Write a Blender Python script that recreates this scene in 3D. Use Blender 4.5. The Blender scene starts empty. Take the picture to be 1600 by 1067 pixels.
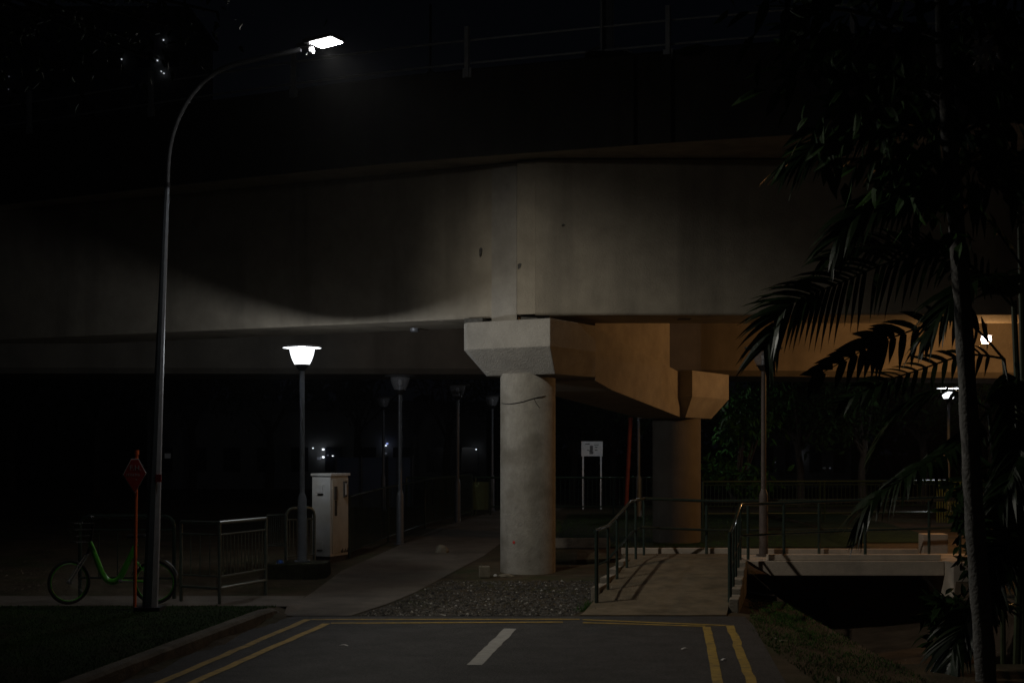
import bpy, math, random
import numpy as np
from mathutils import Vector, Matrix
random.seed(7); rng = np.random.default_rng(7)
S = bpy.context.scene
COL = S.collection
R = math.radians
F = 1600 * 50 / 36.0            # focal length in photo pixels
CAMZ = 2.2
# ------------------------------------------------------------------ camera
cam = bpy.data.cameras.new('camera'); cam.lens = 50; cam.sensor_width = 36
cam.shift_y = 171.5 / 1600; cam.clip_end = 2000
cam.dof.use_dof = True; cam.dof.focus_distance = 24.0; cam.dof.aperture_fstop = 2.2
co = bpy.data.objects.new('camera', cam); COL.objects.link(co)
co.location = (0, 0, CAMZ); co.rotation_euler = (R(90), 0, 0); S.camera = co
# ------------------------------------------------------------------ night sky
W = bpy.data.worlds.new('World'); S.world = W; W.use_nodes = True
wn = W.node_tree
wn.nodes['Background'].inputs[0].default_value = (.50, .64, 1.0, 1)   # moonless night sky over a city
wn.nodes['Background'].inputs[1].default_value = .0013
S.view_settings.view_transform = 'Standard'; S.view_settings.look = 'None'
S.view_settings.exposure = 0; S.view_settings.gamma = 1
# lamp strengths (the lamps themselves are built further down)
LED_W, POST_W, FAR_POST_W, SOFFIT_W = 590.0, 190.0, 110.0, 260.0
try:
    S.cycles.use_denoising = True; S.cycles.denoiser = 'OPENIMAGEDENOISE'
    S.cycles.max_bounces = 6; S.cycles.transparent_max_bounces = 24
    S.cycles.sample_clamp_indirect = 2.0
    S.cycles.use_light_tree = True
    S.cycles.caustics_reflective = False; S.cycles.caustics_refractive = False
except Exception: pass

def P(px, py, Y): return Vector(((px - 800) / F * Y, Y, CAMZ - (py - 705) / F * Y))
def XP(px, Y): return (px - 800) / F * Y
def ZP(py, Y): return CAMZ - (py - 705) / F * Y

# ------------------------------------------------------------------ materials
def nodes_mat(name):
    m = bpy.data.materials.new(name); m.use_nodes = True
    return m, m.node_tree, m.node_tree.nodes['Principled BSDF']
def mat(name, col, rough=.6, metal=0, var=.25, scale=3.0, bump=0, bscale=60, spec=.5, stain=None, stain_scale=.7, streak=False):
    m, t, b = nodes_mat(name); L = t.links.new
    b.inputs['Roughness'].default_value = rough; b.inputs['Metallic'].default_value = metal
    b.inputs['Specular IOR Level'].default_value = spec
    g = t.nodes.new('ShaderNodeNewGeometry')
    n = t.nodes.new('ShaderNodeTexNoise'); n.inputs['Scale'].default_value = scale; n.inputs['Detail'].default_value = 8
    n.inputs['Roughness'].default_value = .65
    L(g.outputs['Position'], n.inputs['Vector'])
    r = t.nodes.new('ShaderNodeMapRange'); r.inputs[1].default_value = .3; r.inputs[2].default_value = .7
    r.inputs[3].default_value = 1 - var; r.inputs[4].default_value = 1 + var
    L(n.outputs['Fac'], r.inputs[0])
    mx = t.nodes.new('ShaderNodeVectorMath'); mx.operation = 'SCALE'
    mx.inputs[0].default_value = col[:3]; L(r.outputs[0], mx.inputs['Scale'])
    out = mx.outputs[0]
    if stain:
        mp = t.nodes.new('ShaderNodeMapping'); L(g.outputs['Position'], mp.inputs['Vector'])
        mp.inputs['Scale'].default_value = (2.2, 2.2, .25) if streak else (1, 1, 1)
        n2 = t.nodes.new('ShaderNodeTexNoise'); n2.inputs['Scale'].default_value = stain_scale; n2.inputs['Detail'].default_value = 6
        L(mp.outputs[0], n2.inputs['Vector'])
        r2 = t.nodes.new('ShaderNodeMapRange'); r2.inputs[1].default_value = .5; r2.inputs[2].default_value = .75
        r2.inputs[3].default_value = 0; r2.inputs[4].default_value = .75; L(n2.outputs['Fac'], r2.inputs[0])
        mm = t.nodes.new('ShaderNodeMix'); mm.data_type = 'RGBA'
        L(r2.outputs[0], mm.inputs['Factor']); L(out, mm.inputs['A']); mm.inputs['B'].default_value = (*stain, 1)
        out = mm.outputs['Result']
    L(out, b.inputs['Base Color'])
    if bump:
        n3 = t.nodes.new('ShaderNodeTexNoise'); n3.inputs['Scale'].default_value = bscale; n3.inputs['Detail'].default_value = 5
        L(g.outputs['Position'], n3.inputs['Vector'])
        bp = t.nodes.new('ShaderNodeBump'); bp.inputs['Strength'].default_value = bump; bp.inputs['Distance'].default_value = .02
        L(n3.outputs['Fac'], bp.inputs['Height']); L(bp.outputs[0], b.inputs['Normal'])
    return m
def emis(name, col, s):
    m, t, b = nodes_mat(name)
    b.inputs['Base Color'].default_value = (*col, 1)
    b.inputs['Emission Color'].default_value = (*col, 1); b.inputs['Emission Strength'].default_value = s
    return m
def glassy(name, tint, op, emit=0, ecol=(1, 1, 1)):
    m = bpy.data.materials.new(name); m.use_nodes = True; t = m.node_tree; t.nodes.clear(); L = t.links.new
    o = t.nodes.new('ShaderNodeOutputMaterial'); tr = t.nodes.new('ShaderNodeBsdfTransparent')
    tr.inputs[0].default_value = (*tint, 1); mx = t.nodes.new('ShaderNodeMixShader'); mx.inputs[0].default_value = op
    if emit:
        g = t.nodes.new('ShaderNodeEmission'); g.inputs[0].default_value = (*ecol, 1); g.inputs[1].default_value = emit
    else:
        g = t.nodes.new('ShaderNodeBsdfPrincipled'); g.inputs['Base Color'].default_value = (.4, .4, .42, 1)
        g.inputs['Roughness'].default_value = .18
    L(tr.outputs[0], mx.inputs[1]); L(g.outputs[0], mx.inputs[2]); L(mx.outputs[0], o.inputs[0])
    return m
def leafmat(name, c1, c2, rough=.35, spec=.5):
    m, t, b = nodes_mat(name); L = t.links.new
    g = t.nodes.new('ShaderNodeNewGeometry')
    r = t.nodes.new('ShaderNodeValToRGB'); r.color_ramp.elements[0].color = (*c1, 1); r.color_ramp.elements[1].color = (*c2, 1)
    L(g.outputs['Random Per Island'], r.inputs[0]); L(r.outputs[0], b.inputs['Base Color'])
    b.inputs['Roughness'].default_value = rough; b.inputs['Specular IOR Level'].default_value = spec
    return m

M = dict(
    concrete=mat('concrete', (.36, .318, .252), .9, var=.16, scale=2.2, bump=.5, bscale=45, spec=.2, stain=(.15, .135, .11), stain_scale=.6, streak=True),
    rearconcrete=mat('dim_rear_concrete', (.145, .13, .108), .95, var=.2, scale=1.4, bump=.4, bscale=45, spec=.2, stain=(.075, .066, .055), stain_scale=.5, streak=True),  # concrete darkened in colour to stand in for weaker light at the rear
    cap=mat('cap_concrete', (.36, .335, .295), .9, var=.16, scale=3, bump=.7, bscale=40, spec=.2, stain=(.23, .21, .18), stain_scale=.9),
    pillar=mat('pillar_concrete', (.335, .312, .268), .9, var=.2, scale=5.5, bump=.55, bscale=42, spec=.2, stain=(.15, .132, .10), stain_scale=1.7),
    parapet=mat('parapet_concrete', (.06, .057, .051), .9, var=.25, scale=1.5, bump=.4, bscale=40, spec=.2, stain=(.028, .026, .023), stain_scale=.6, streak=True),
    seam=mat('seam_dark', (.09, .085, .075), .95, var=.4, scale=14),
    soil=mat('soil_grass', (.062, .048, .030), .95, var=.45, scale=1.6, bump=.8, bscale=18, spec=.1, stain=(.030, .045, .014), stain_scale=.9),
    verge=mat('verge_grass', (.018, .034, .009), .95, var=.5, scale=3, bump=.9, bscale=50, spec=.05, stain=(.035, .026, .016), stain_scale=1.8),
    lawn=mat('lawn', (.016, .028, .007), .95, var=.5, scale=4, bump=.8, bscale=30, spec=.1),
    drain=mat('drain_concrete', (.09, .065, .045), .95, var=.4, scale=2, bump=.5, bscale=25, spec=.1, stain=(.012, .009, .007)),
    asphalt=mat('asphalt', (.052, .051, .050), .82, var=.3, scale=2.5, bump=.9, bscale=140, spec=.3, stain=(.033, .032, .031), stain_scale=1.1),
    path=mat('path_concrete', (.135, .117, .096), .92, var=.25, scale=2.2, bump=.4, bscale=70, spec=.15, stain=(.075, .064, .05), stain_scale=.8),
    ramp=mat('ramp_concrete', (.155, .122, .080), .92, var=.35, scale=2.6, bump=.4, bscale=60, spec=.15, stain=(.07, .058, .038), stain_scale=1.9),
    rampkerb=mat('ramp_kerb_concrete', (.27, .235, .19), .95, var=.3, scale=5, bump=.6, bscale=40, spec=.15, stain=(.09, .08, .055), stain_scale=2.5),
    brownpost=mat('dark_brown_post', (.115, .085, .07), .6, .1, var=.25, scale=8),  # brown tone for the one lamp pole on the footbridge
    dotx=emis('far_faint_light', (.85, .85, .85), .008),
    kerb=mat('kerb_concrete', (.15, .135, .11), .95, var=.35, scale=5, bump=.8, bscale=40, spec=.15, stain=(.05, .048, .035), stain_scale=2.2),
    fascia=mat('fascia_concrete', (.56, .475, .385), .9, var=.15, scale=3, bump=.3, bscale=50, spec=.2, stain=(.2, .18, .16), stain_scale=1.3),
    yellow=mat('yellow_paint', (.34, .225, .045), .8, var=.3, scale=9, spec=.3, stain=(.10, .085, .05), stain_scale=6),
    white=mat('white_paint', (.33, .32, .295), .8, var=.2, scale=9, spec=.3, stain=(.25, .25, .24), stain_scale=5),
    gravel=leafmat('gravel_stones', (.018, .016, .014), (.13, .118, .10), .9),
    palestone=leafmat('pale_gravel_stones', (.16, .15, .13), (.42, .40, .36), .9),
    grass=leafmat('grass_blades', (.022, .075, .010), (.06, .14, .018), .8, .15),
    railpale=mat('pale_galvanised_rail', (.55, .57, .60), .5, 0, var=.15, scale=8),
    armgrey=mat('backlit_arm_grey', (.11, .115, .125), .6, .1, var=.15, scale=8),  # grey darkened in colour because the arm is seen backlit
    moss=mat('mossy_concrete', (.055, .055, .036), .95, var=.4, scale=6, bump=.8, bscale=40, spec=.1, stain=(.022, .032, .012), stain_scale=2.5),
    galv=mat('galvanised_steel', (.33, .34, .37), .5, .55, var=.18, scale=8),
    lamppost=mat('lamp_post_grey', (.30, .335, .39), .5, .2, var=.15, scale=8),
    darkmetal=mat('dark_metal', (.05, .05, .055), .4, .6, var=.2, scale=8),
    hat=mat('lamp_hat_white', (.75, .76, .78), .5, 0, var=.05),
    hatdark=mat('shaded_hat_grey', (.10, .10, .105), .5, .2, var=.1),
    railgreen=mat('green_rail_paint', (.048, .070, .058), .10, .3, var=.2, scale=12, spec=.7),
    fencegreen=mat('green_fence_paint', (.022, .05, .032), .35, .1, var=.2, scale=12),
    polegrey=mat('shaded_pole_grey', (.095, .10, .11), .5, .2, var=.15, scale=8),  # post grey darkened to stand in for weaker light on unlit lamps
    railgrey=mat('grey_green_rail_paint', (.12, .145, .13), .38, .25, var=.2, scale=12),
    cabinet=mat('cabinet_paint', (.47, .47, .455), .6, 0, var=.1, scale=4, stain=(.35, .31, .24), stain_scale=1.8),
    cabdoor=mat('cabinet_door_paint', (.36, .325, .265), .65, 0, var=.15, scale=4, stain=(.26, .20, .12), stain_scale=2.4, streak=True),
    rust=mat('rusty_black', (.035, .028, .022), .8, .2, var=.4, scale=20),
    black=mat('black_plastic', (.015, .015, .016), .45, 0, var=.2),
    rubber=mat('rubber', (.012, .012, .012), .8, 0, var=.2),
    signred=mat('sign_red', (.62, .05, .045), .5, 0, var=.15, scale=10),
    orange=mat('red_orange_paint', (.85, .15, .035), .45, 0, var=.2, scale=8),
    redpost=mat('red_brown_paint', (.34, .06, .03), .55, 0, var=.2, scale=6),
    letters=mat('faded_white_letters', (.75, .70, .70), .6, 0, var=.1),
    silver=mat('silver_rim', (.75, .76, .78), .25, .8, var=.1),
    bikegreen=mat('lime_green_paint', (.085, .42, .026), .3, 0, var=.1, spec=.6),
    board=mat('white_board', (.82, .82, .82), .6, 0, var=.12, scale=12),
    print=mat('board_print', (.11, .11, .11), .7, 0, var=.3, scale=30),
    bark=mat('pale_bark', (.17, .165, .155), .9, 0, var=.4, scale=9, bump=.7, bscale=30, stain=(.15, .14, .125), stain_scale=4),
    darkbark=mat('dark_bark', (.03, .024, .018), .9, 0, var=.3, scale=9, bump=.6, bscale=30),
    stem=mat('palm_stem_green', (.06, .075, .03), .5, 0, var=.35, scale=9),
    leaf=leafmat('broad_leaves', (.010, .036, .004), (.028, .078, .009), .6, .12),
    palm=leafmat('palm_leaflets', (.005, .013, .003), (.011, .024, .006), .38, .16),
    farleaf=leafmat('far_leaves', (.006, .014, .004), (.012, .030, .006), .8, .08),
    brightleaf=leafmat('lit_bush_leaves', (.010, .045, .006), (.035, .12, .015), .7, .1),  # greens lightened to put lamp light into the bush colour
    pale=mat('pale_dry_petals', (.62, .60, .58), .8, 0, var=.15),
    blue=mat('blue_plastic', (.03, .11, .42), .35, 0, var=.15),
    hoarding=mat('dark_blue_mesh', (.035, .055, .105), .8, 0, var=.25, scale=1.2),
    gatepaint=mat('olive_green_paint', (.075, .11, .035), .6, 0, var=.2),
    farwall=mat('far_building_wall', (.20, .20, .20), .9, 0, var=.1, scale=.3),
    farpane=mat('dark_window', (.02, .022, .03), .1, 0, var=.05),
    block=mat('loose_block', (.20, .175, .125), .95, 0, var=.2, scale=12, bump=.4),
    globe=glassy('unlit_globe', (.85, .85, .87), .4),
    globe_lit=glassy('lit_globe', (1, 1, 1), .5, 3.2, (.93, .96, 1.0)),
    led=emis('led_panel_light', (1, .98, .96), 60),
    tube=emis('warm_tube_light', (1, .80, .72), 14),
    dotw=emis('far_white_light', (.85, .92, 1), 2.2),
    dott=emis('high_rise_light', (.85, .92, 1), .8),
    dotb=emis('far_blue_light', (.35, .45, 1), .9),
    dotd=emis('far_dim_light', (.8, .85, 1), .05),
)

# ------------------------------------------------------------------ mesh helpers
OFF = {}
class MB:
    def __init__(s): s.v = []; s.f = []
    def add(s, vs, fs):
        b = len(s.v); s.v += [tuple(x) for x in vs]; s.f += [tuple(i + b for i in f) for f in fs]; return s
    def box(s, c, d, rot=0, ax=None):
        dx, dy, dz = d[0] / 2, d[1] / 2, d[2] / 2
        vs = [Vector((x * dx, y * dy, z * dz)) for z in (-1, 1) for x, y in ((-1, -1), (1, -1), (1, 1), (-1, 1))]
        if rot: m = Matrix.Rotation(rot, 3, 'Z'); vs = [m @ v for v in vs]
        return s.add([v + Vector(c) for v in vs], [(3, 2, 1, 0), (4, 5, 6, 7), (0, 1, 5, 4), (1, 2, 6, 5), (2, 3, 7, 6), (3, 0, 4, 7)])
    def loft(s, rings, caps=True, closed=True):
        n = len(rings[0]); b = len(s.v)
        for r in rings: s.v += [tuple(p) for p in r]
        for k in range(len(rings) - 1):
            for i in range(n if closed else n - 1):
                j = (i + 1) % n
                s.f.append((b + k * n + i, b + k * n + j, b + (k + 1) * n + j, b + (k + 1) * n + i))
        if caps:
            s.f.append(tuple(b + i for i in reversed(range(n)))); e = b + (len(rings) - 1) * n
            s.f.append(tuple(e + i for i in range(n)))
        return s
    def tube(s, pts, r, n=8, phase=0):
        pts = [Vector(p) for p in pts]; rs = r if isinstance(r, (list, tuple)) else [r] * len(pts)
        rings = []; up = None
        for i, p in enumerate(pts):
            t = (pts[min(i + 1, len(pts) - 1)] - pts[max(i - 1, 0)]).normalized()
            if up is None:
                up = Vector((0, 0, 1)) if abs(t.z) < .9 else Vector((0, -1, 0))
            a = t.cross(up); a.normalize(); bb = a.cross(t); up = bb
            rings.append([p + (a * math.cos(2 * math.pi * k / n + phase) + bb * math.sin(2 * math.pi * k / n + phase)) * rs[i] for k in range(n)])
        return s.loft(rings)
    def lathe(s, prof, n=24, c=(0, 0, 0), caps=False):
        rings = [[(c[0] + r * math.cos(2 * math.pi * k / n), c[1] + r * math.sin(2 * math.pi * k / n), c[2] + z) for k in range(n)] for r, z in prof]
        return s.loft(rings, caps)
    def prism(s, poly, z0, z1):           # poly: list of (x,y), counterclockwise
        return s.loft([[(x, y, z0) for x, y in poly], [(x, y, z1) for x, y in poly]])
    def build(s, name, m, parent=None, smooth=False, bevel=0, mats=None):
        me = bpy.data.meshes.new(name); off = OFF.get(parent.name, Vector()) if parent else Vector()
        vs = [tuple(Vector(v) - off) for v in s.v] if off.length else s.v
        me.from_pydata(vs, [], s.f); me.validate()
        for mm in (mats or [m]): me.materials.append(mm)
        import bmesh
        bm = bmesh.new(); bm.from_mesh(me)
        bmesh.ops.recalc_face_normals(bm, faces=bm.faces)
        if bevel:
            bmesh.ops.remove_doubles(bm, verts=bm.verts, dist=1e-5)
            es = [e for e in bm.edges if len(e.link_faces) == 2 and e.calc_face_angle() > .5]
            bmesh.ops.bevel(bm, geom=es, offset=bevel, segments=2, affect='EDGES', profile=.6)
        bm.to_mesh(me); bm.free()
        if smooth:
            me.polygons.foreach_set('use_smooth', [True] * len(me.polygons))
            try: me.set_sharp_from_angle(angle=R(40))
            except Exception: pass
        o = bpy.data.objects.new(name, me); COL.objects.link(o)
        if parent: o.parent = parent; OFF[o.name] = off.copy()
        return o
def npmesh(name, verts, faces, m, parent=None):
    me = bpy.data.meshes.new(name); off = OFF.get(parent.name, Vector()) if parent else Vector()
    verts = np.asarray(verts, dtype=np.float64) - np.array(off)
    me.from_pydata(verts.tolist(), [], [tuple(f) for f in np.asarray(faces).tolist()]); me.materials.append(m)
    o = bpy.data.objects.new(name, me); COL.objects.link(o)
    if parent: o.parent = parent; OFF[o.name] = off.copy()
    return o
def tag(o, label, cat, group=None, kind=None):
    if label: o['label'] = label
    if cat: o['category'] = cat
    if group: o['group'] = group
    if kind: o['kind'] = kind
    return o
def thing(name, loc, label, cat, group=None):
    o = bpy.data.objects.new(name, None); COL.objects.link(o); o.location = loc; o.empty_display_size = .2
    OFF[o.name] = Vector(loc); return tag(o, label, cat, group)
def struct(o): o['kind'] = 'structure'; return o
def copy_tree(o, parent=None):
    c = o.copy(); COL.objects.link(c)
    if parent: c.parent = parent
    for ch in list(o.children): copy_tree(ch, c)
    return c
def catmull(pts, n=8):
    pts = [Vector(p) for p in pts]; out = []
    for i in range(len(pts) - 1):
        p0, p1, p2, p3 = pts[max(i - 1, 0)], pts[i], pts[i + 1], pts[min(i + 2, len(pts) - 1)]
        for k in range(n):
            t = k / n
            out.append(.5 * ((2 * p1) + (p2 - p0) * t + (2 * p0 - 5 * p1 + 4 * p2 - p3) * t * t + (3 * p1 - p0 - 3 * p2 + p3) * t ** 3))
    out.append(pts[-1]); return out
def sst(a, b, x):
    t = min(1, max(0, (x - a) / (b - a))); return t * t * (3 - 2 * t)

# ------------------------------------------------------------------ ground
def kerbx(Y): return -3.12 + (Y - 18.6) * .125
def zg(X, Y):
    z = min(.36, max(0, (Y - 22) * .03))
    if X < kerbx(Y): z += .11 * sst(0, .12, kerbx(Y) - X) * (1 - sst(18.8, 20.6, Y))
    k = sst(16.2, 18.2, Y) * (1 - sst(23.9, 24.5, Y)); kb = sst(11, 14, Y) * (1 - sst(23.9, 24.5, Y))
    d = 0
    if X > 2.75: d = -.22 * sst(2.75, 4.35, X) * kb
    if X > 4.35: d = min(d, -.22 * kb - 1.3 * k * min(1, (X - 4.35) / .08))
    if X > 5.25: d = d * 1 + (.62 + .12 * (min(X, 7) - 5.25)) * k * min(1, (X - 5.25) / .12)
    if X > 7.0: d = d * (1 - min(1, (X - 7.0) / .1)) + .1 * min(1, (X - 7.0) / .1)
    return z + d
xs = sorted(set([-600, -300, -150, -80, -50, -35, -25, -18, -14, -11, 600, 300, 150, 80, 50, 35, 25, 18, 14, 11]
                + [round(-9 + .25 * i, 3) for i in range(80)] + [4.35, 4.43, 5.25, 5.37, 7.0, 7.1, 2.75, 3.1, 3.4]))
ys = sorted(set([-200, -80, -30, -10, -4, 0, 4, 8, 10, 60, 80, 120, 200, 400, 900] + [round(11 + .4 * i, 3) for i in range(110)]))
vs = [(x, y, zg(x, y)) for y in ys for x in xs]; nx = len(xs)
fs = [(j * nx + i, j * nx + i + 1, (j + 1) * nx + i + 1, (j + 1) * nx + i) for j in range(len(ys) - 1) for i in range(nx - 1)]
g = npmesh('ground', vs, fs, M['soil']); g.data.materials.append(M['drain'])
for p in g.data.polygons:
    if 4.3 < p.center.x < 7.15 and 16.8 < p.center.y < 25.7: p.material_index = 1
struct(g)

def sheet(name, rows, dz, m, nu=8, fn=zg):      # rows: list of (Y, xleft, xright), refined
    rr = []
    for a, b in zip(rows[:-1], rows[1:]):
        n = max(1, int((b[0] - a[0]) / .4))
        for k in range(n): rr.append([a[i] + (b[i] - a[i]) * k / n for i in range(3)])
    rr.append(rows[-1]); v = []
    for Y, a, b in rr:
        for i in range(nu + 1):
            x = a + (b - a) * i / nu; v.append((x, Y, fn(x, Y) + dz))
    n = nu + 1
    f = [(j * n + i, j * n + i + 1, (j + 1) * n + i + 1, (j + 1) * n + i) for j in range(len(rr) - 1) for i in range(nu)]
    return npmesh(name, v, f, m)
flat = lambda x, y: 0
_t = M['asphalt'].node_tree; _b = _t.nodes['Principled BSDF']; _old = _b.inputs['Base Color'].links[0].from_socket
_g = _t.nodes.new('ShaderNodeNewGeometry'); _n = _t.nodes.new('ShaderNodeTexNoise'); _n.inputs['Scale'].default_value = 38; _n.inputs['Detail'].default_value = 4; _n.inputs['Roughness'].default_value = .8
_t.links.new(_g.outputs['Position'], _n.inputs['Vector']); _r = _t.nodes.new('ShaderNodeMapRange'); _r.inputs[1].default_value = .35; _r.inputs[2].default_value = .68; _r.inputs[3].default_value = .55; _r.inputs[4].default_value = 1.6
_t.links.new(_n.outputs['Fac'], _r.inputs[0]); _m = _t.nodes.new('ShaderNodeVectorMath'); _m.operation = 'SCALE'; _t.links.new(_old, _m.inputs[0]); _t.links.new(_r.outputs[0], _m.inputs['Scale']); _t.links.new(_m.outputs[0], _b.inputs['Base Color'])
struct(sheet('road', [(-30, -9.2, -1.2), (2, -5.2, 1.1), (13, -3.78, 2.55), (18.0, -3.16, 3.05), (18.95, -2.9, 3.1)], .006, M['asphalt'], 6, flat))
struct(sheet('footpath', [(18.98, -3.05, -2.15), (19.6, -3.1, -2.0), (20.4, -3.15, -1.8), (25, -3.0, -1.0), (27.5, -2.65, -.56), (44, -.45, 1.45), (70, 2.6, 4.6)], .012, M['path'], 8))
struct(sheet('pavement', [(19.55, -30, -3.1), (21.6, -30, -3.14)], .009, M['path'], 60))
struct(sheet('lawn', [(29.2, .9, 9), (41, 1.6, 9)], .02, M['lawn'], 30, lambda x, y: max(zg(x, y), min(.36, (y - 22) * .03))))
struct(sheet('lawn', [(4, -30, kerbx(4) - .2), (18.6, -30, kerbx(18.6) - .2), (19.5, -30, kerbx(19.0) - .25)], .006, M['verge'], 90))
# painted lines: strips between two ground points
def strip(name, pts, w, m, z=.012):
    mb = MB(); pts = [Vector((*p, 0)) for p in pts]; L_, R_ = [], []
    for i, p in enumerate(pts):
        d = (pts[min(i + 1, len(pts) - 1)] - pts[max(i - 1, 0)]).normalized(); nn = Vector((-d.y, d.x, 0))
        j = random.uniform(-.006, .006)
        L_.append(p + nn * (w / 2 + j)); R_.append(p - nn * (w / 2 - j))
    for i in range(len(pts) - 1):
        mb.add([(*L_[i].xy, z), (*R_[i].xy, z), (*R_[i + 1].xy, z), (*L_[i + 1].xy, z)], [(0, 1, 2, 3)])
    return struct(mb.build(name, m))
def seg(a, b, n=14): return [(a[0] + (b[0] - a[0]) * i / n + random.uniform(-.008, .008), a[1] + (b[1] - a[1]) * i / n) for i in range(n + 1)]
def gp(px, py): Y = CAMZ * F / (py - 705); return (XP(px, Y), Y)
cA, cB = gp(481, 968.5), gp(511, 975)
strip('road_marking', seg((-5.6, -2), (-3.37 + .03, 13.5)) + seg((-3.34, 13.5), cA)[1:], .1, M['yellow'])
strip('road_marking', seg((-5.27, -2), (-3.03, 13.5)) + seg((-3.03, 13.5), cB)[1:], .1, M['yellow'])
eA, eB = gp(1141, 978), gp(1104, 980)
strip('road_marking', seg((eA[0] - .06, eA[1] - .0), gp(911, 968.8), 16), .1, M['yellow'])
strip('road_marking', seg((eB[0] - .0, eB[1] + .06), gp(911, 973.5), 16), .1, M['yellow'])
strip('road_marking', seg(gp(905, 968.2), (cA[0] + .05, cA[1]), 26), .1, M['yellow'])
strip('road_marking', seg(gp(880, 972.6), (cB[0] + .05, cB[1] + .04), 26), .1, M['yellow'])
strip('road_marking', seg(eA, (2.27, 13.5)) + seg((2.27, 13.5), (.6, -2))[1:], .1, M['yellow'])
strip('road_marking', seg(eB, (1.96, 13.5)) + seg((1.96, 13.5), (.3, -2))[1:], .1, M['yellow'])
strip('road_marking', seg(gp(798, 983), gp(741, 1040)), .158, M['white'])
strip('road_marking', seg((-1.0, 9.4), (-1.4, 6.4)), .158, M['white'])
# kerb on the left, ending in a rounded drop
mb = MB(); rings = []
Ys = [-20, 0, 6, 10, 12, 13.6, 15, 16.5, 17.8, 18.5, 18.85, 19.05, 19.15]; Hs = [.15] * 9 + [.145, .12, .07, .03]
for Y, h in zip(Ys, Hs):
    x = kerbx(Y); b = .05 if Y > 18.7 else 0
    rings.append([(x - .17, Y, -.05), (x + .02 - b, Y, -.05), (x + .005 - b, Y, h - .03), (x - .03 - b, Y, h), (x - .16, Y, h)])
mb.loft(rings); k_ = struct(mb.build('kerb', M['kerb']))
mb = MB(); mb.box((1.35, 29.05, .33), (1.3, .14, .2)); struct(mb.build('kerb', M['kerb'], bevel=.01))

# gravel (stuff) and grass blades (stuff)
def pathR(Y): return np.interp(Y, [18.98, 19.6, 20.4, 25, 27.5], [-2.15, -2.0, -1.8, -1.0, -.56])
def rampL(Y): return 1.1 + .245 * (Y - 19.9)
n = 11000; Yv = 19.02 + 4.6 * rng.random(n) ** 1.55; u = rng.random(n)
Xv = pathR(Yv) + .05 + u * (rampL(Yv) - .12 - pathR(Yv)); sz = np.clip(rng.lognormal(-4.45, .42, n), .005, .038)
octa = np.array([[1, 0, 0], [0, 1, 0], [-1, 0, 0], [0, -1, 0], [0, 0, 1], [0, 0, -1]], float)
of = np.array([[0, 1, 4], [1, 2, 4], [2, 3, 4], [3, 0, 4], [1, 0, 5], [2, 1, 5], [3, 2, 5], [0, 3, 5]])
vv = octa[None] * sz[:, None, None] * rng.uniform(.6, 1.35, (n, 6, 1))
an = rng.random(n) * 6.28; c, s_ = np.cos(an)[:, None], np.sin(an)[:, None]
vx = vv[:, :, 0] * c - vv[:, :, 1] * s_; vy = vv[:, :, 0] * s_ + vv[:, :, 1] * c
zz = np.array([zg(a, b) for a, b in zip(Xv, Yv)])
V = np.stack([vx + Xv[:, None], vy + Yv[:, None], vv[:, :, 2] * .7 + (zz + sz * .35)[:, None]], 2).reshape(-1, 3)
Fc = (of[None] + (np.arange(n) * 6)[:, None, None]).reshape(-1, 3)
gv = npmesh('gravel', V, Fc, M['gravel']); gv.data.materials.append(M['palestone'])
psel = np.repeat((rng.random(n) < .06).astype(int), 8); gv.data.polygons.foreach_set('material_index', psel.tolist())
tag(gv, 'grey loose gravel in front of the round pillar', 'gravel', kind='stuff')
def blades(name, X, Y, hmin, hmax, label):
    n = len(X); h = rng.uniform(hmin, hmax, n); a = rng.random(n) * 6.28; w = rng.uniform(.003, .007, n)
    z = np.array([zg(p, q) for p, q in zip(X, Y)]) - .01; lean = rng.normal(0, .45, (n, 2)) * h[:, None]
    b0 = np.stack([X - np.cos(a) * w, Y - np.sin(a) * w, z], 1); b1 = np.stack([X + np.cos(a) * w, Y + np.sin(a) * w, z], 1)
    m0 = np.stack([X + lean[:, 0] * .4, Y + lean[:, 1] * .4, z + h * .6], 1); m0b = m0 + np.stack([np.cos(a) * w, np.sin(a) * w, 0 * a], 1)
    t = np.stack([X + lean[:, 0], Y + lean[:, 1], z + h], 1)
    V = np.stack([b0, b1, m0b, m0, t], 1).reshape(-1, 3); i = np.arange(n) * 5
    fa = [(k, k + 1, k + 2, k + 3) for k in i] + [(k + 3, k + 2, k + 4) for k in i]
    me = bpy.data.meshes.new(name); me.from_pydata(V.tolist(), [], [tuple(int(q) for q in f) for f in fa]); me.materials.append(M['grass'])
    o = bpy.data.objects.new(name, me); COL.objects.link(o)
    return tag(o, label, 'grass', kind='stuff')
n = 34000; Y = rng.uniform(12.2, 19.5, n); X = np.array([kerbx(y) for y in Y]) - .2 - rng.random(n) ** 1.3 * 4.5
k = rng.random(n) < np.clip(1.25 - (Y - 17.5) * .35, .25, 1)
blades('grass', X[k], Y[k], .015, .05, 'short dark grass verge behind the left kerb')
n = 20000; Y = rng.uniform(13, 22.6, n); X = rng.uniform(2.9, 4.4, n); X = np.where(X < 2.3 + (Y - 13.5) * .16, X + .8, X)
k = np.sin(X * 5) * np.cos(Y * 3.1) + rng.normal(0, .6, n) > -.35
blades('grass', X[k], Y[k], .015, .055, 'patchy grass bank beside the drain')
n = 9000; blades('grass', rng.uniform(.9, 6, n), rng.uniform(29.2, 38, n), .04, .09, 'dark lawn behind the pillars')

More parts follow.
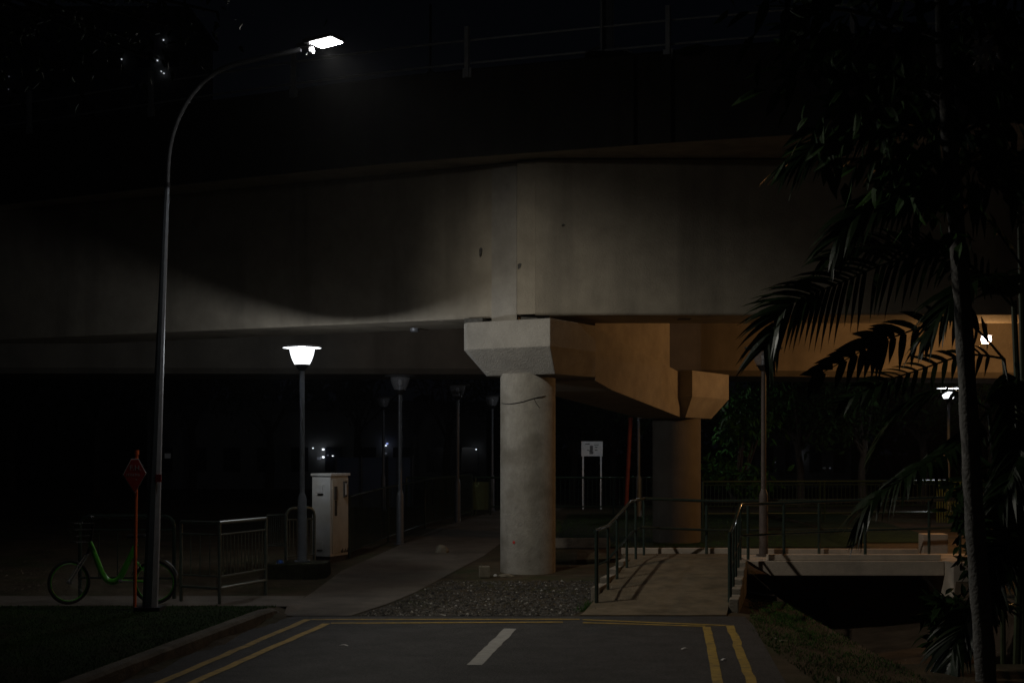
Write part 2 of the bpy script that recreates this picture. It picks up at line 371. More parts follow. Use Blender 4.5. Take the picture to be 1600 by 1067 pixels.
# ------------------------------------------------------------------ viaduct
P1, P2 = Vector((.28, 25.0, 0)), Vector((3.53, 30.5, 0))
u = Vector((.508, .861, 0)); v = Vector((.861, -.508, 0))
def AB(a, b, z): q = P1 + u * a + v * b; return (q.x, q.y, z)
via = thing('viaduct', (P1.x, P1.y, 0), 'massive grey concrete viaduct with tall front girder, parapet and round pillars', 'viaduct')
d = Vector((.905, -.425, 0)); nb = Vector((.425, .905, 0))
w0 = Vector((-.34, 25.03, 0))
def girder(A, B, back, z0a, z0b, z1):
    mb = MB(); N = 14; rings = []
    for i in range(N + 1):
        p = A.lerp(B, i / N); q = p + back; z0 = z0a + (z0b - z0a) * i / N
        rings.append([(p.x, p.y, z1), (p.x, p.y, z0 + .03), (p.x + back.x * .012, p.y + back.y * .012, z0), (q.x, q.y, z0), (q.x, q.y, z1)])
    return mb.loft(rings)
gl = girder(w0, w0 - d * 33, nb * 1.75, 4.55, 4.55, 7.24).build('girder', M['concrete'], via)
gr = girder(Vector((.40, 24.5, 0)), Vector((22, 24.5, 0)), Vector((0, 1.62, 0)), 4.55, 4.55, 7.22).build('girder', M['concrete'], via)
mb = MB()   # pier diaphragm standing between the two girder ends
mb.prism([(-.36, 24.985), (.085, 24.775), (.20, 25.9), (-.1, 26.2)], 4.44, 7.23); dg = mb.build('diaphragm', M['cap'], via, bevel=.012)
mb = MB(); mb.prism([(.087, 24.62), (.398, 24.56), (.42, 25.9), (.2, 25.9)], 4.57, 7.21); mb.build('diaphragm', M['concrete'], via)
for c_, d_, r_ in (((-.62, 25.25, 4.497), (.36, .3, .10), -.43), ((.42, 24.85, 4.497), (.5, .35, .10), -.1)): MB().box(c_, d_, r_).build('bearing', M['seam'], via)
for px, py, w_, h_ in ((812, 416, .07, .10), (751, 394, .05, .16), (880, 352, .05, .04)):
    Yq = 24.61 if 800 < px < 830 else (24.49 if px > 830 else 25.09); q = P(px, py, Yq); MB().loft([[(q.x - w_ / 2, q.y - e, q.z - h_ / 2), (q.x + w_ * .1, q.y - e, q.z - h_ * .3), (q.x + w_ / 2, q.y - e, q.z + h_ * .4), (q.x + w_ * .1, q.y - e, q.z + h_ / 2), (q.x - w_ / 2, q.y - e, q.z + h_ * .35)] for e in (0, .012)]).build('stain_patch', M['seam'], via)
E = [(-34, 40.3), (-22, 34.6), (-10.5, 28.95), (-6, 26.6), (-2.7, 25.0), (-.54, 24.15), (3.63, 22.75), (7.8, 21.65), (22, 18.4)]
E = [Vector((a, b, 0)) for a, b in E]; E = [Vector((p.x, p.y, 0)) for p in catmull(E, 6)]
rings = [[(p.x, p.y, 7.25), (p.x, p.y, 7.52), (p.x + nb.x * 9, p.y + nb.y * 9, 7.6), (p.x + nb.x * 9, p.y + nb.y * 9, 7.25)] for p in E]
MB().loft(rings).build('deck_slab', M['concrete'], via)
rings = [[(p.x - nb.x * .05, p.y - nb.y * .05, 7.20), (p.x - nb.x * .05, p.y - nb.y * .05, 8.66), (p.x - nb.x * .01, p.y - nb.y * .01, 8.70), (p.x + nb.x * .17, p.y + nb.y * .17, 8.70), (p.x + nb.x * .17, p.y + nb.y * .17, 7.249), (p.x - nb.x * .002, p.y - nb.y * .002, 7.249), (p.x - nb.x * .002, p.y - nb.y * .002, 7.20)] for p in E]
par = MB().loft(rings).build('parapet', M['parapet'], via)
def edgeY(X): return float(np.interp(X, [p.x for p in E], [p.y for p in E]))
mb = MB()
for pxa, pxb in ((968, 990), (1030, 1046)):
    xa = XP(pxa, 23.3); xb = XP(pxb, 23.1)
    mb.add([(xa, edgeY(xa) - .16, 7.2), (xb, edgeY(xb) - .16, 7.2), (xb, edgeY(xb) - .053, 7.2), (xa, edgeY(xa) - .053, 7.2),
            (xa, edgeY(xa) - .16, 8.6), (xb, edgeY(xb) - .16, 8.6), (xb, edgeY(xb) - .053, 8.6), (xa, edgeY(xa) - .053, 8.6)],
           [(3, 2, 1, 0), (4, 5, 6, 7), (0, 1, 5, 4), (1, 2, 6, 5), (2, 3, 7, 6), (3, 0, 4, 7)])
mb.build('buttress', M['parapet'], via)
hr = MB()
for z in (8.80, 9.19):
    hr.tube([(p.x, p.y - .0, z) for p in E], .018, 6)
hr = hr.build('handrail', M['railpale'], via, True)
for px, Y in ((-120, 30), (50, 28.6), (237, 27.0), (460, 25.6), (730, 24.22), (1043, 23.1), (1330, 22.25), (1640, 21.4)):
    x = XP(px, Y); y = edgeY(x); m_ = MB()
    m_.box((x, y - .09, 8.97), (.075, .07, .86), -.42); m_.box((x, y - .075, 8.62), (.16, .03, .16), -.42)
    m_.build('post', M['railpale'], hr)
mb = MB(); prof = [(.485, -.2), (.485, 3.55)]; mb.lathe(prof, 48, (P1.x, P1.y, 0), True); p1 = mb.build('pillar', M['pillar'], via, True)
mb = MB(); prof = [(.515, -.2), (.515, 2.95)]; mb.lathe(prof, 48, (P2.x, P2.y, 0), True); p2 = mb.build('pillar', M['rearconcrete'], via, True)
def at_pillar(px, py, r=.487):                     # point on the near side of the first pillar
    t = (px - 800) / F; best = None
    for i in range(400):
        a = math.pi + math.pi * i / 400; q = (P1.x + r * math.cos(a), P1.y + r * math.sin(a))
        e = abs(q[0] / q[1] - t)
        if best is None or e < best[0]: best = (e, a, q)
    a, q = best[1], best[2]; return a, Vector((q[0], q[1], ZP(py, q[1])))
a, q = at_pillar(803, 847); mb = MB(); nrm = Vector((math.cos(a), math.sin(a), 0)); t_ = Vector((-nrm.y, nrm.x, 0))
mb.loft([[q + nrm * h + (t_ * math.cos(k * .524) + Vector((0, 0, 1)) * math.sin(k * .524)) * .026 for k in range(12)] for h in (-.004, .004)])
mb.build('paint_mark', M['signred'], p1)
# cap beam with its two heads
mb = MB()
up = [(-.75, -.80), (-.75, .86), (.95, .86), (.95, -.95), (-.60, -.95)]
lo = [(-.36, -.60), (-.36, .74), (.95, .84), (.95, -.66), (-.31, -.66)]
mb.loft([[AB(a, b, 3.52) for a, b in lo], [AB(a, b, 3.97) for a, b in up], [AB(a, b, 4.44) for a, b in up]])
cap = mb.build('cap_beam', M['cap'], via, bevel=.014)
mb = MB(); rings = []
for a, zb, zt, h in ((.951, 3.46, 4.42, .84), (1.77, 3.32, 4.30, .77), (5.43, 2.91, 3.84, .5)):
    rings.append([AB(a, -h, zb), AB(a, h, zb), AB(a, h, zt), AB(a, -h, zt)])
mb.loft(rings).build('cap_beam', M['cap'], via, bevel=.012)
mb = MB()
up = [(5.39, -.8), (5.39, .8), (7.39, .8), (7.39, -.8)]; lo = [(5.6, -.55), (5.6, .55), (7.0, .55), (7.0, -.55)]
mb.loft([[AB(a, b, 2.90) for a, b in lo], [AB(a, b, 3.33) for a, b in up], [AB(a, b, 3.865) for a, b in up]])
mb.build('cap_beam', M['cap'], via, bevel=.014)
mb = MB(); mb.loft([[AB(a, b, z) for a, b in ((1.72, -.44), (1.72, .44), (5.06, .44), (5.06, -.44))] for z in (3.7, 7.0)]).build('upstand', M['cap'], via)
# drain hole and slot in the soffit
q = P(648, 511, 27.2); mb = MB(); mb.lathe([(.001, -.07), (.07, -.07), (.09, -.05), (.09, .02)], 16, (q.x, q.y, 4.55)); mb.build('soffit_outlet', M['galv'], gl, True)
mb = MB(); q = P(1069, 500, 25.3); mb.box((q.x, 25.3, 4.549), (.22, .3, .012)); mb.build('soffit_slot', M['seam'], gr)

wire = catmull([at_pillar(x, y, .492)[1] for x, y in ((784, 630), (796, 631), (815, 628), (835, 622), (850, 619), (868, 618))], 6)
tag(MB().tube(wire, .007, 5).tube([at_pillar(834, 622, .495)[1], at_pillar(838, 630, .5)[1], at_pillar(843, 637, .492)[1]], .005, 4).build('wire', M['black']), 'thin dark wire slung round the top of the round pillar', 'wire')

rv = thing('rear_viaduct', (0, 32, 3.8), 'second lower concrete viaduct running behind the front pillars', 'viaduct')
mb = MB(); rings = []
for x, yy in ((-30, 31), (0, 31), (12, 31), (30, 31)):
    z0 = 3.80 if x > -1 else 3.91; z0 = {-30: 3.95, 0: 3.885, 12: 3.79, 30: 3.7}[x]
    rings.append([(x, yy, 6.9), (x, yy, z0 + .12), (x, yy + .16, z0), (x, yy + 2.4, z0), (x, yy + 2.4, 6.9)])
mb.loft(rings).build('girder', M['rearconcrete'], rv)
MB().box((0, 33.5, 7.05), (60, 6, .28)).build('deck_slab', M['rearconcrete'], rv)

# mast and pole on the parapet
def onpar(px, Y0): x = XP(px, Y0); return x, edgeY(x) + .06
x, y = onpar(948, 23.55); mt = thing('mast', (x, y, 8.7), 'dark steel mast with left edge coloured as if lit standing on the viaduct parapet', 'mast')
m_ = MB(); MB().box((x - .1, y, 10.6), (.025, .2, 3.75)).build('flange', M['railpale'], mt); m_.box((x + .1, y, 10.6), (.02, .2, 3.75)); m_.box((x, y, 10.6), (.17, .015, 3.75)); m_.build('column', M['galv'], mt)  # left flange in paler metal, a lit edge put into the colour
m_ = MB(); m_.box((x, y, 8.73), (.72, .34, .05)); m_.build('base_plate', M['darkmetal'], mt)
MB().tube([(x + .13, y - .05, 8.86), (x + .40, y - .2, 8.72)], .018, 6).build('brace', M['galv'], mt); MB().tube([(x - .13, y - .05, 8.86), (x - .36, y - .2, 8.72)], .018, 6).build('brace', M['galv'], mt)
x, y = onpar(672, 24.4); tag(MB().tube([(x, y, 8.69), (x, y, 9.9)], .024, 8).tube([(x, y, 8.69), (x, y, 8.75)], .06, 8).build('pole', M['darkmetal'], None, True), 'thin dark pole on the viaduct parapet, right of the street lamp head', 'pole')

# ------------------------------------------------------------------ tall street lamp
Y0 = 18.7; q = P(234, 968, Y0)
sl = thing('street_lamp', (q.x, q.y, .1), 'tall tapering street lamp with curved arm and glaring flat head', 'street lamp')
pts = [P(233.5, 975, Y0), P(239, 840, Y0), P(245, 680, Y0), P(252, 500, Y0), P(259, 330, Y0), P(261, 288, Y0)]
pole = MB().tube(pts, [.105, .093, .07, .052, .040, .038], 8, math.pi / 8).build('pole', M['lamppost'], sl)
MB().box((q.x, q.y, .14), (.34, .34, .05)).build('base_plate', M['darkmetal'], sl)
a = P(247.5, 747, Y0 - .07); MB().box(a, (.075, .012, .10)).build('sticker', M['signred'], pole)
MB().tube([P(261, 293, Y0), P(261, 286, Y0)], .046, 12).build('joint', M['darkmetal'], sl, True)
arm = catmull([P(261, 286, Y0), P(265, 232, Y0), P(281, 180, Y0), P(311, 135, Y0), P(350, 107, Y0 - .05), P(410, 91, Y0 - .1), P(470, 78, Y0 - .2)], 6)
MB().tube(arm, .034, 10).build('arm', M['armgrey'], sl, True)
hc = P(509, 69.5, Y0 - .3)
hm = Matrix.Translation(hc) @ Matrix.Rotation(R(-20), 4, 'Z') @ Matrix.Rotation(R(-7), 4, 'Y') @ Matrix.Rotation(R(4), 4, 'X')
def hb(c, dd): 
    m_ = MB().box(c, dd); m_.v = [tuple(hm @ Vector(w)) for w in m_.v]; return m_
head = hb((-.02, 0, .05), (.42, .40, .055)).build('head', M['darkmetal'], sl, bevel=.015)
pan = hb((.01, 0, .016), (.30, .34, .012)).build('light_panel', M['led'], head)
m_ = hb((-.30, 0, .05), (.2, .09, .07)); m_.build('bracket', M['darkmetal'], sl)
q = P(487, 79, Y0 - .25); tt = Vector((.9, -.3, .05)).normalized()
MB().tube([q - tt * .02, q + tt * .02], .045, 16).build('end_disc', M['hat'], sl, True)  # white colour stands in for lamp glare on the disc
MB().tube([q - Vector((.07, 0, .06)), q - Vector((.05, 0, .03))], .012, 8).build('bolt', M['silver'], sl)
# photometric lamp: throws its light to the road side, cut off behind and above
ld = bpy.data.lights.new('street_lamp_light', 'POINT'); ld.energy = LED_W; ld.color = (1, .94, .82); ld.shadow_soft_size = .1
try: ld.use_soft_falloff = True
except Exception: pass
ld.use_nodes = True; t = ld.node_tree; em = t.nodes['Emission']
tc = t.nodes.new('ShaderNodeTexCoord')
def dotn(vec):
    nn = t.nodes.new('ShaderNodeVectorMath'); nn.operation = 'DOT_PRODUCT'; t.links.new(tc.outputs['Normal'], nn.inputs[0]); nn.inputs[1].default_value = vec; return nn.outputs['Value']
def rng_(sock, a, b, lo=0, hi=1):
    nn = t.nodes.new('ShaderNodeMapRange'); nn.interpolation_type = 'SMOOTHSTEP'; t.links.new(sock, nn.inputs[0])
    nn.inputs[1].default_value = a; nn.inputs[2].default_value = b; nn.inputs[3].default_value = lo; nn.inputs[4].default_value = hi; return nn.outputs[0]
az = R(9); side = rng_(dotn((math.cos(az), -math.sin(az), 0)), -.12, .22, 0, 1)
tl_ = t.nodes.new('ShaderNodeMath'); tl_.operation = 'SUBTRACT'; tl_.inputs[1].default_value = .28
t.links.new(dotn((math.cos(az), -math.sin(az), 0)), tl_.inputs[0]); tl2 = t.nodes.new('ShaderNodeMath'); tl2.operation = 'MAXIMUM'; t.links.new(tl_.outputs[0], tl2.inputs[0]); tl2.inputs[1].default_value = 0
fw = rng_(dotn((math.sin(az), math.cos(az), 0)), -.35, .1, .5, 1); tm = t.nodes.new('ShaderNodeMath'); tm.operation = 'MULTIPLY'; t.links.new(tl2.outputs[0], tm.inputs[0]); t.links.new(fw, tm.inputs[1])
tl3 = t.nodes.new('ShaderNodeMath'); tl3.operation = 'MULTIPLY_ADD'; t.links.new(tm.outputs[0], tl3.inputs[0]); tl3.inputs[1].default_value = -.30; t.links.new(dotn((0, 0, -1)), tl3.inputs[2])
down = rng_(tl3.outputs[0], .0, .45, .012, 1)
mu = t.nodes.new('ShaderNodeMath'); mu.operation = 'MULTIPLY'; flo = rng_(dotn((0, 0, -1)), .55, .92, .02, .11); smx = t.nodes.new('ShaderNodeMath'); smx.operation = 'MAXIMUM'; t.links.new(side, smx.inputs[0]); t.links.new(flo, smx.inputs[1]); t.links.new(smx.outputs[0], mu.inputs[0]); t.links.new(down, mu.inputs[1])
near = rng_(dotn((0, 0, -1)), .45, .98, 1, .85)
m2 = t.nodes.new('ShaderNodeMath'); m2.operation = 'MULTIPLY'; t.links.new(mu.outputs[0], m2.inputs[0]); t.links.new(near, m2.inputs[1])
t.links.new(m2.outputs[0], em.inputs['Strength'])
lo_ = bpy.data.objects.new('street_lamp_light', ld); COL.objects.link(lo_); lo_.parent = sl; lo_.location = hc + Vector((0, 0, -.06)) - sl.location

# ------------------------------------------------------------------ post-top lamps
def post_lamp(lit, label, pm='lamppost'):
    r_ = thing('post_top_lamp', (0, 0, 0), label, 'lamp post', 'post-top lamps along the paths')
    H = 3.57
    p = MB().lathe([(.044, 1.0), (.042, H - .40)], 14).build('pole', M[pm], r_, True)
    MB().lathe([(.13, 0), (.13, .02), (.078, .025), (.076, 1.02), (.07, 1.06), (.045, 1.13)], 16, caps=True).build('sleeve', M[pm], r_, True)
    MB().lathe([(.044, H - .42), (.07, H - .40), (.10, H - .345), (.125, H - .325), (.125, H - .315), (.02, H - .312)], 20, caps=True).build('neck', M['darkmetal'], r_, True)
    gl_ = MB().lathe([(.122, H - .313), (.15, H - .26), (.178, H - .19), (.197, H - .12), (.207, H - .05)], 28).build('globe', M['globe_lit' if lit else 'globe'], r_, True)
    MB().lathe([(.001, H - .045), (.21, H - .047), (.315, H - .04), (.326, H - .025), (.31, H - .008), (.15, H), (.001, H + .006)], 36).build('hat', M['hat' if lit else 'hatdark'], r_, True)  # unlit lamps take a dark hat copy, shade put into the colour
    MB().lathe([(.001, H - .312), (.05, H - .31), (.045, H - .24), (.02, H - .22), (.001, H - .22)], 12).build('lamp_holder', M['hat' if lit else 'galv'], r_, True)
    if not lit: MB().lathe([(.001, H - .22), (.03, H - .22), (.045, H - .16), (.03, H - .10), (.001, H - .09)], 12).build('bulb', M['hat'], r_, True)
    return r_
def lamplight(parent, W_, col, zoff, rad=.05):
    l = bpy.data.lights.new('lamp_light', 'POINT'); l.energy = W_; l.color = col; l.shadow_soft_size = rad
    o = bpy.data.objects.new('lamp_light', l); COL.objects.link(o); o.parent = parent; o.location = (0, 0, zoff); return o
lampA = post_lamp(True, 'lit white post-top lamp on the low mossy plinth beside the cabinet')
lampB = copy_tree(lampA); lampB['label'] = 'small distant lit post-top lamp just left of the pale tree trunk'
lampA.location = (XP(472, 24.35), 24.35, .315); lampA.scale = (1.035, 1.035, 1.035); lampB.location = (XP(1482, 38.2), 38.2, .36)
lamplight(lampA, POST_W, (.93, .965, 1), 3.57 - .145, .03); lamplight(lampB, FAR_POST_W, (.93, .965, 1), 3.57 - .16)
lampC = copy_tree(lampA); lampC['label'] = 'post-top lamp with its head hidden behind the sloping cap beam'; lampC.location = (XP(998, 40), 40, .36)
for ch in list(lampC.children):
    if ch.type == 'LIGHT': bpy.data.objects.remove(ch)
lamplight(lampC, FAR_POST_W, (.93, .965, 1), 3.57 - .16)
un = post_lamp(False, '', 'polegrey')
spots = [(625, 30.0, .24, 'unlit post-top lamp beside the path railing, nearest behind the cabinet'),
         (715, 36.5, .36, 'unlit post-top lamp on the path, second left of the front pillar'),
         (769, 44.0, .36, 'unlit post-top lamp next to the left edge of the front pillar'),
         (599, 45.0, .36, 'faint far unlit post-top lamp in front of the dark blue hoarding'),
                  (1193, 24.35, .42, 'unlit brownish post-top lamp rising from the footbridge deck')]
for i, (px, Y, z, lab) in enumerate(spots):
    o = post_lamp(False, '', 'brownpost') if px == 1193 else (un if i == 0 else copy_tree(un))
    o.location = (XP(px, Y), Y, z); o['label'] = lab
pl = MB(); pl.prism([(-4.12, 23.85), (-3.27, 23.85), (-3.14, 24.05), (-3.14, 24.7), (-4.12, 24.7)], -.06, .314)
tag(pl.build('plinth', M['moss'], None, bevel=.02), 'low dark mossy concrete plinth under the lit lamp post', 'plinth')
m_ = MB(); q = Vector((XP(437, 24.0), 24.0, .311)); ring = lambda h, r: [(q.x + r * math.cos(k) * (1 + .4 * math.sin(3 * k)), q.y + r * math.sin(k), q.z + h) for k in [i * .628 for i in range(10)]]
tag(m_.loft([ring(.003, .06), ring(.035, .05), ring(.06, .02)]).build('litter', M['blue'], None, True), 'crumpled blue plastic scrap on the left of the mossy plinth', 'litter')

# glowing lamp fixed under the viaduct soffit at the right
sx, sy = XP(1541, 28.0), 28.0
sf = thing('soffit_lamp', (sx, sy, 4.55), 'glaring lamp under the viaduct at the right, half hidden by palm leaves', 'lamp')
MB().tube([(sx, sy, 7.25), (sx, sy, 4.50)], .02, 8).build('hanger', M['black'], sf)
MB().lathe([(.001, -.05), (.11, -.055), (.12, -.07), (.09, -.06)], 20, (sx, sy, 4.55)).build('reflector', M['hatdark'], sf, True)
MB().lathe([(.085, -.08), (.10, -.15), (.08, -.22), (.001, -.24)], 20, (sx, sy, 4.55)).build('bulb', M['tube'], sf, True)
l = lamplight(sf, SOFFIT_W, (1, .50, .17), -.36, .12)

# ------------------------------------------------------------------ ramp, footbridge, railings
def zr(Y): return min(.42, max(.0, (Y - 19.3) * .108))
mb = MB(); Ls, Rs = [], []
for Y in np.linspace(19.0, 23.2, 16): Ls.append((rampL(Y) + .02, Y)); Rs.append((3.04 + .2 * (Y - 19.9), Y))
top = []; 
for i in range(16):
    z = zr(Ls[i][1]) + .016; top.append([(Ls[i][0], Ls[i][1], z), (Rs[i][0], Rs[i][1], z), (Rs[i][0], Rs[i][1], -.2), (Ls[i][0], Ls[i][1], -.2)])
mb.loft(top); struct(mb.build('ramp_path', M['ramp']))
# stepped kerb blocks along both sides of the ramp belong to the ramp structure
mb = MB()
for i, Y in enumerate((20.0, 20.7, 21.4, 22.1, 22.75)):
    mb.box((3.04 + .2 * (Y - 19.9) + .075, Y, zr(Y + .3) / 2 - .02), (.13, .66, zr(Y + .3) + .14), -.2)
for i, Y in enumerate((20.9, 21.6, 22.3, 22.95)):
    mb.box((rampL(Y) - .06, Y, zr(Y + .3) / 2 - .02), (.13, .66, zr(Y + .3) + .10), -.24)
struct(mb.build('ramp_kerb', M['rampkerb'], None, bevel=.012))
fb = thing('footbridge', (5.5, 24, 0), 'low pale concrete footbridge slab crossing the dark drain', 'footbridge')
mb = MB(); mb.prism([(1.9, 23.205), (3.72, 23.205), (3.72, 24.75), (1.9, 24.75)], .1, .43); mb.build('landing', M['ramp'], fb)
mb = MB(); ya = 23.2
mb.add([(3.87, ya, .41), (7.05, ya, .41), (7.05, ya, .175), (4.22, ya, .175), (3.87, 24.7, .41), (7.05, 24.7, .41), (7.05, 24.7, .175), (4.22, 24.7, .175)],
       [(0, 3, 2, 1), (4, 5, 6, 7), (0, 1, 5, 4), (3, 7, 6, 2), (0, 4, 7, 3), (1, 2, 6, 5)])
mb.build('slab', M['fascia'], fb, bevel=.01)
mb = MB(); mb.box((5.62, 23.42, .46), (2.84, .16, .095)); mb.build('edge_kerb', M['fascia'], fb, bevel=.012)
mb = MB(); mb.box((2.9, 24.72, .47), (2.0, .1, .11)); mb.box((5.5, 24.72, .46), (3.1, .1, .1)); mb.build('edge_kerb', M['fascia'], fb, bevel=.012)
mb = MB(); mb.box((3.79, 23.9, .0), (.13, 1.4, .84)); mb.build('abutment', M['drain'], fb)
mb = MB(); mb.prism([(7.06, 22.75), (7.75, 22.75), (8.3, 23.4), (8.3, 24.8), (7.06, 24.8)], -.75, .42); tag(mb.build('wing_wall', M['fascia'], None, bevel=.012), 'grey concrete wing wall at the right end of the footbridge', 'wall')
mb = MB(); q = P(1458, 845, 25.6); mb.box((q.x, 25.6, .52), (.45, .3, .4)); tag(mb.build('concrete_block', M['fascia'], None, bevel=.015), 'squat concrete block behind the far end of the footbridge', 'block')

def rl(px, py, Y): return P(px, py, Y)
rr = thing('ramp_railing', (1.18, 19.9, 0), 'dark green tube railing along the left of the ramp and behind the landing', 'railing')
topL = [P(929.5, 829.5, 19.9), P(950, 821.5, 20.82), P(977, 793, 22.35), P(986, 783.5, 22.9), P(1007, 778.6, 24.3), Vector((3.35, 24.5, 1.345)), Vector((5.4, 24.6, 1.35)), Vector((8.1, 24.7, 1.36))]
lowL = [P(933.5, 883, 19.95), P(947, 877, 20.7), P(974, 847, 22.2), P(986, 832, 22.9), P(1001, 823.6, 24.0), Vector((3.35, 24.5, .845)), Vector((5.4, 24.6, .85)), Vector((8.1, 24.7, .86))]
MB().tube(topL, .027, 10).build('rail', M['railgreen'], rr, True); MB().tube(lowL, .02, 8).build('rail', M['railgreen'], rr, True)
def railz(Y): return float(np.interp(Y, [19.9, 20.82, 22.35, 22.9, 24.3], [p.z for p in topL[:5]]))
for Y in (19.92, 20.82, 21.6, 22.5, 23.4, 24.28):
    x = 1.18 + .245 * (Y - 19.9); MB().tube([(x, Y, zr(Y) - .05), (x, Y, railz(Y))], .028 if Y < 20 else .022, 8).build('post', M['railgreen'], rr, True)
for x in (3.36, 5.3, 7.2): MB().tube([(x, 24.55, .4), (x, 24.55, 1.345)], .026, 8).build('post', M['railgreen'], rr, True)
rb = thing('bridge_railing', (3.05, 19.9, 0), 'dark green tube railing along the right of the ramp and bridge front', 'railing')
topR = [P(1140.5, 833, 19.95), P(1144, 827, 20.4), P(1157, 788, 22.9), Vector((4.4, 23.42, 1.345)), Vector((5.75, 23.42, 1.40)), Vector((7.9, 23.45, 1.46))]
lowR = [Vector((p.x, p.y, p.z - .5)) for p in topR]
MB().tube(topR, .027, 10).build('rail', M['railgreen'], rb, True); MB().tube(lowR, .02, 8).build('rail', M['railgreen'], rb, True)
for i, Y in enumerate((19.95, 20.7, 21.45, 22.2, 22.92)):
    x = float(np.interp(Y, [p.y for p in topR[:3]], [p.x for p in topR[:3]])); z = float(np.interp(Y, [p.y for p in topR[:3]], [p.z for p in topR[:3]]))
    MB().tube([(x, Y, zr(Y) - .05), (x, Y, z)], .03 if i == 0 else .022, 8).build('post', M['railgreen'], rb, True)
for px in (1169, 1225, 1352, 1500):
    x = XP(px, 23.42); MB().tube([(x, 23.42, .42), (x, 23.42, float(np.interp(x, [3.68, 4.4, 5.75, 7.9], [1.345, 1.345, 1.40, 1.46])))], .026, 8).build('post', M['railgreen'], rb, True)

n = 900; Yw_ = rng.uniform(19.5, 20.9, n); Xw_ = 1.1 + .245 * (Yw_ - 19.9) + rng.normal(-.02, .07, n)
blades('grass', Xw_, Yw_, .02, .09, 'weeds at the left foot of the ramp')
# ------------------------------------------------------------------ fences
def fence(name, label, pts, zt, zb, m, z2=None, z3=None, posts=None, bars=12, rp=.026, group=None, base=None, barr=.008, cat='fence'):
    pts = [Vector(p) for p in pts]; r_ = thing(name, pts[0].copy(), label, cat, group)
    def gz(p): return base if base is not None else zg(p.x, p.y)
    def line(h): return [(p.x, p.y, gz(p) + h) for p in pts]
    MB().tube(line(zt), rp, 8).build('rail', m, r_, True); MB().tube(line(zb), rp * .8, 8).build('rail', m, r_, True)
    if z2: MB().tube(line(z2), rp * .55, 6).build('rail', m, r_, True)
    if z3: MB().tube(line(z3), rp * .55, 6).build('rail', m, r_, True)
    tot = [0]
    for a, b in zip(pts[:-1], pts[1:]): tot.append(tot[-1] + (b - a).length)
    def at(s):
        for i in range(len(pts) - 1):
            if s <= tot[i + 1] + 1e-6: return pts[i].lerp(pts[i + 1], (s - tot[i]) / (tot[i + 1] - tot[i]))
        return pts[-1]
    for s in (posts if posts else tot):
        p = at(s); MB().tube([(p.x, p.y, gz(p) - .05), (p.x, p.y, gz(p) + zt)], rp, 8).build('post', m, r_, True)
    hi = (z2 or zt); lo = (z3 or zb)
    for i in range(len(pts) - 1):
        mb = MB(); n = bars if isinstance(bars, int) else bars[i]
        for k in range(1, n):
            p = pts[i].lerp(pts[i + 1], k / n); mb.tube([(p.x, p.y, gz(p) + lo), (p.x, p.y, gz(p) + hi)], barr, 5)
        if mb.v: mb.build('bars', m, r_)
    return r_
fence('cornered_fence', 'grey cornered railing panel on the pavement left of the lit lamp', [(XP(283, 20.8), 20.8, 0), (XP(343, 20.4), 20.4, 0), (XP(415, 21.8), 21.8, 0)],
      1.17, .23, M['railgrey'], 1.0, .40, bars=[4, 13])
fence('low_fence', 'short barred fence between the cornered railing and the rounded frame', [(XP(417, 24.8), 24.8, 0), (XP(447, 24.95), 24.95, 0)], 1.0, .47, M['railgrey'], .985, .5, bars=9, rp=.016)
def round_frame(name, label, A, B, z0, zt, m, bars, rp=.03):
    A, B = Vector(A), Vector(B); r_ = thing(name, (A.x, A.y, z0), label, 'fence'); d_ = (B - A).normalized(); rc = .14
    pts = [Vector((A.x, A.y, z0 - .05)), Vector((A.x, A.y, zt - rc))] + [A + d_ * (rc * (1 - math.cos(a))) + Vector((0, 0, zt - rc + rc * math.sin(a))) for a in (.5, 1.0, 1.57)]
    pts += [B - d_ * (rc * (1 - math.cos(a))) + Vector((0, 0, zt - rc + rc * math.sin(a))) for a in (1.57, 1.0, .5)] + [Vector((B.x, B.y, zt - rc)), Vector((B.x, B.y, z0 - .05))]
    pts = [Vector((p.x, p.y, p.z)) for p in pts]
    MB().tube(pts, rp, 8).build('frame', m, r_, True)
    for h in (zt - .2, z0 + .28):
        MB().tube([(A.x, A.y, h), (B.x, B.y, h)], .017, 6).build('rail', m, r_, True)
    mb = MB()
    for k in range(1, bars):
        p = A.lerp(B, k / bars); mb.tube([(p.x, p.y, z0 + .28), (p.x, p.y, zt - .2)], .009, 5)
    mb.build('bars', m, r_)
round_frame('railing_frame', 'grey railing frame with rounded corners behind the lit lamp post', (XP(447, 24.9), 24.9, 0), (XP(491, 25.35), 25.35, 0), .08, 1.2, M['railgrey'], 8)
round_frame('railing_frame', 'dark railing frame with rounded corners behind the green bicycle', (XP(125, 21.3), 21.3, 0), (XP(272, 21.2), 21.2, 0), .03, 1.23, M['railgreen'], 5)
pl_ = [(XP(546, 27.2), 27.2, 0), (-2.75, 30, 0), (-1.95, 35, 0), (XP(737, 40.8), 40.8, 0)]
fence('path_fence', 'long dark fence receding along the left side of the path', pl_, 1.18, .12, M['railgreen'], bars=[28, 40, 48], rp=.024, posts=[0, 3.4, 7, 11, 14.3])
fence('back_fence', 'far dark green fence crossing behind the pillars', [(XP(635, 41.2), 41.2, 0), (XP(1060, 41.2), 41.2, 0)], 1.08, .24, M['fencegreen'], bars=60, rp=.028, posts=[0, 2, 4, 6, 7.8])
fence('garden_fence', 'green barred fence behind the footbridge railings on the right', [(XP(1098, 34.6), 34.6, 0), (XP(1281, 35), 35, 0), (XP(1288, 35), 35, 0), (XP(1600, 36), 36, 0)], 1.10, .32, M['fencegreen'], 1.02, .5, bars=[30, 1, 48], rp=.03, base=.36)
m_ = MB(); gt = thing('gate_panel', (XP(750, 40), 40, .36), 'olive green sheet gate at the far end of the path fence', 'gate')
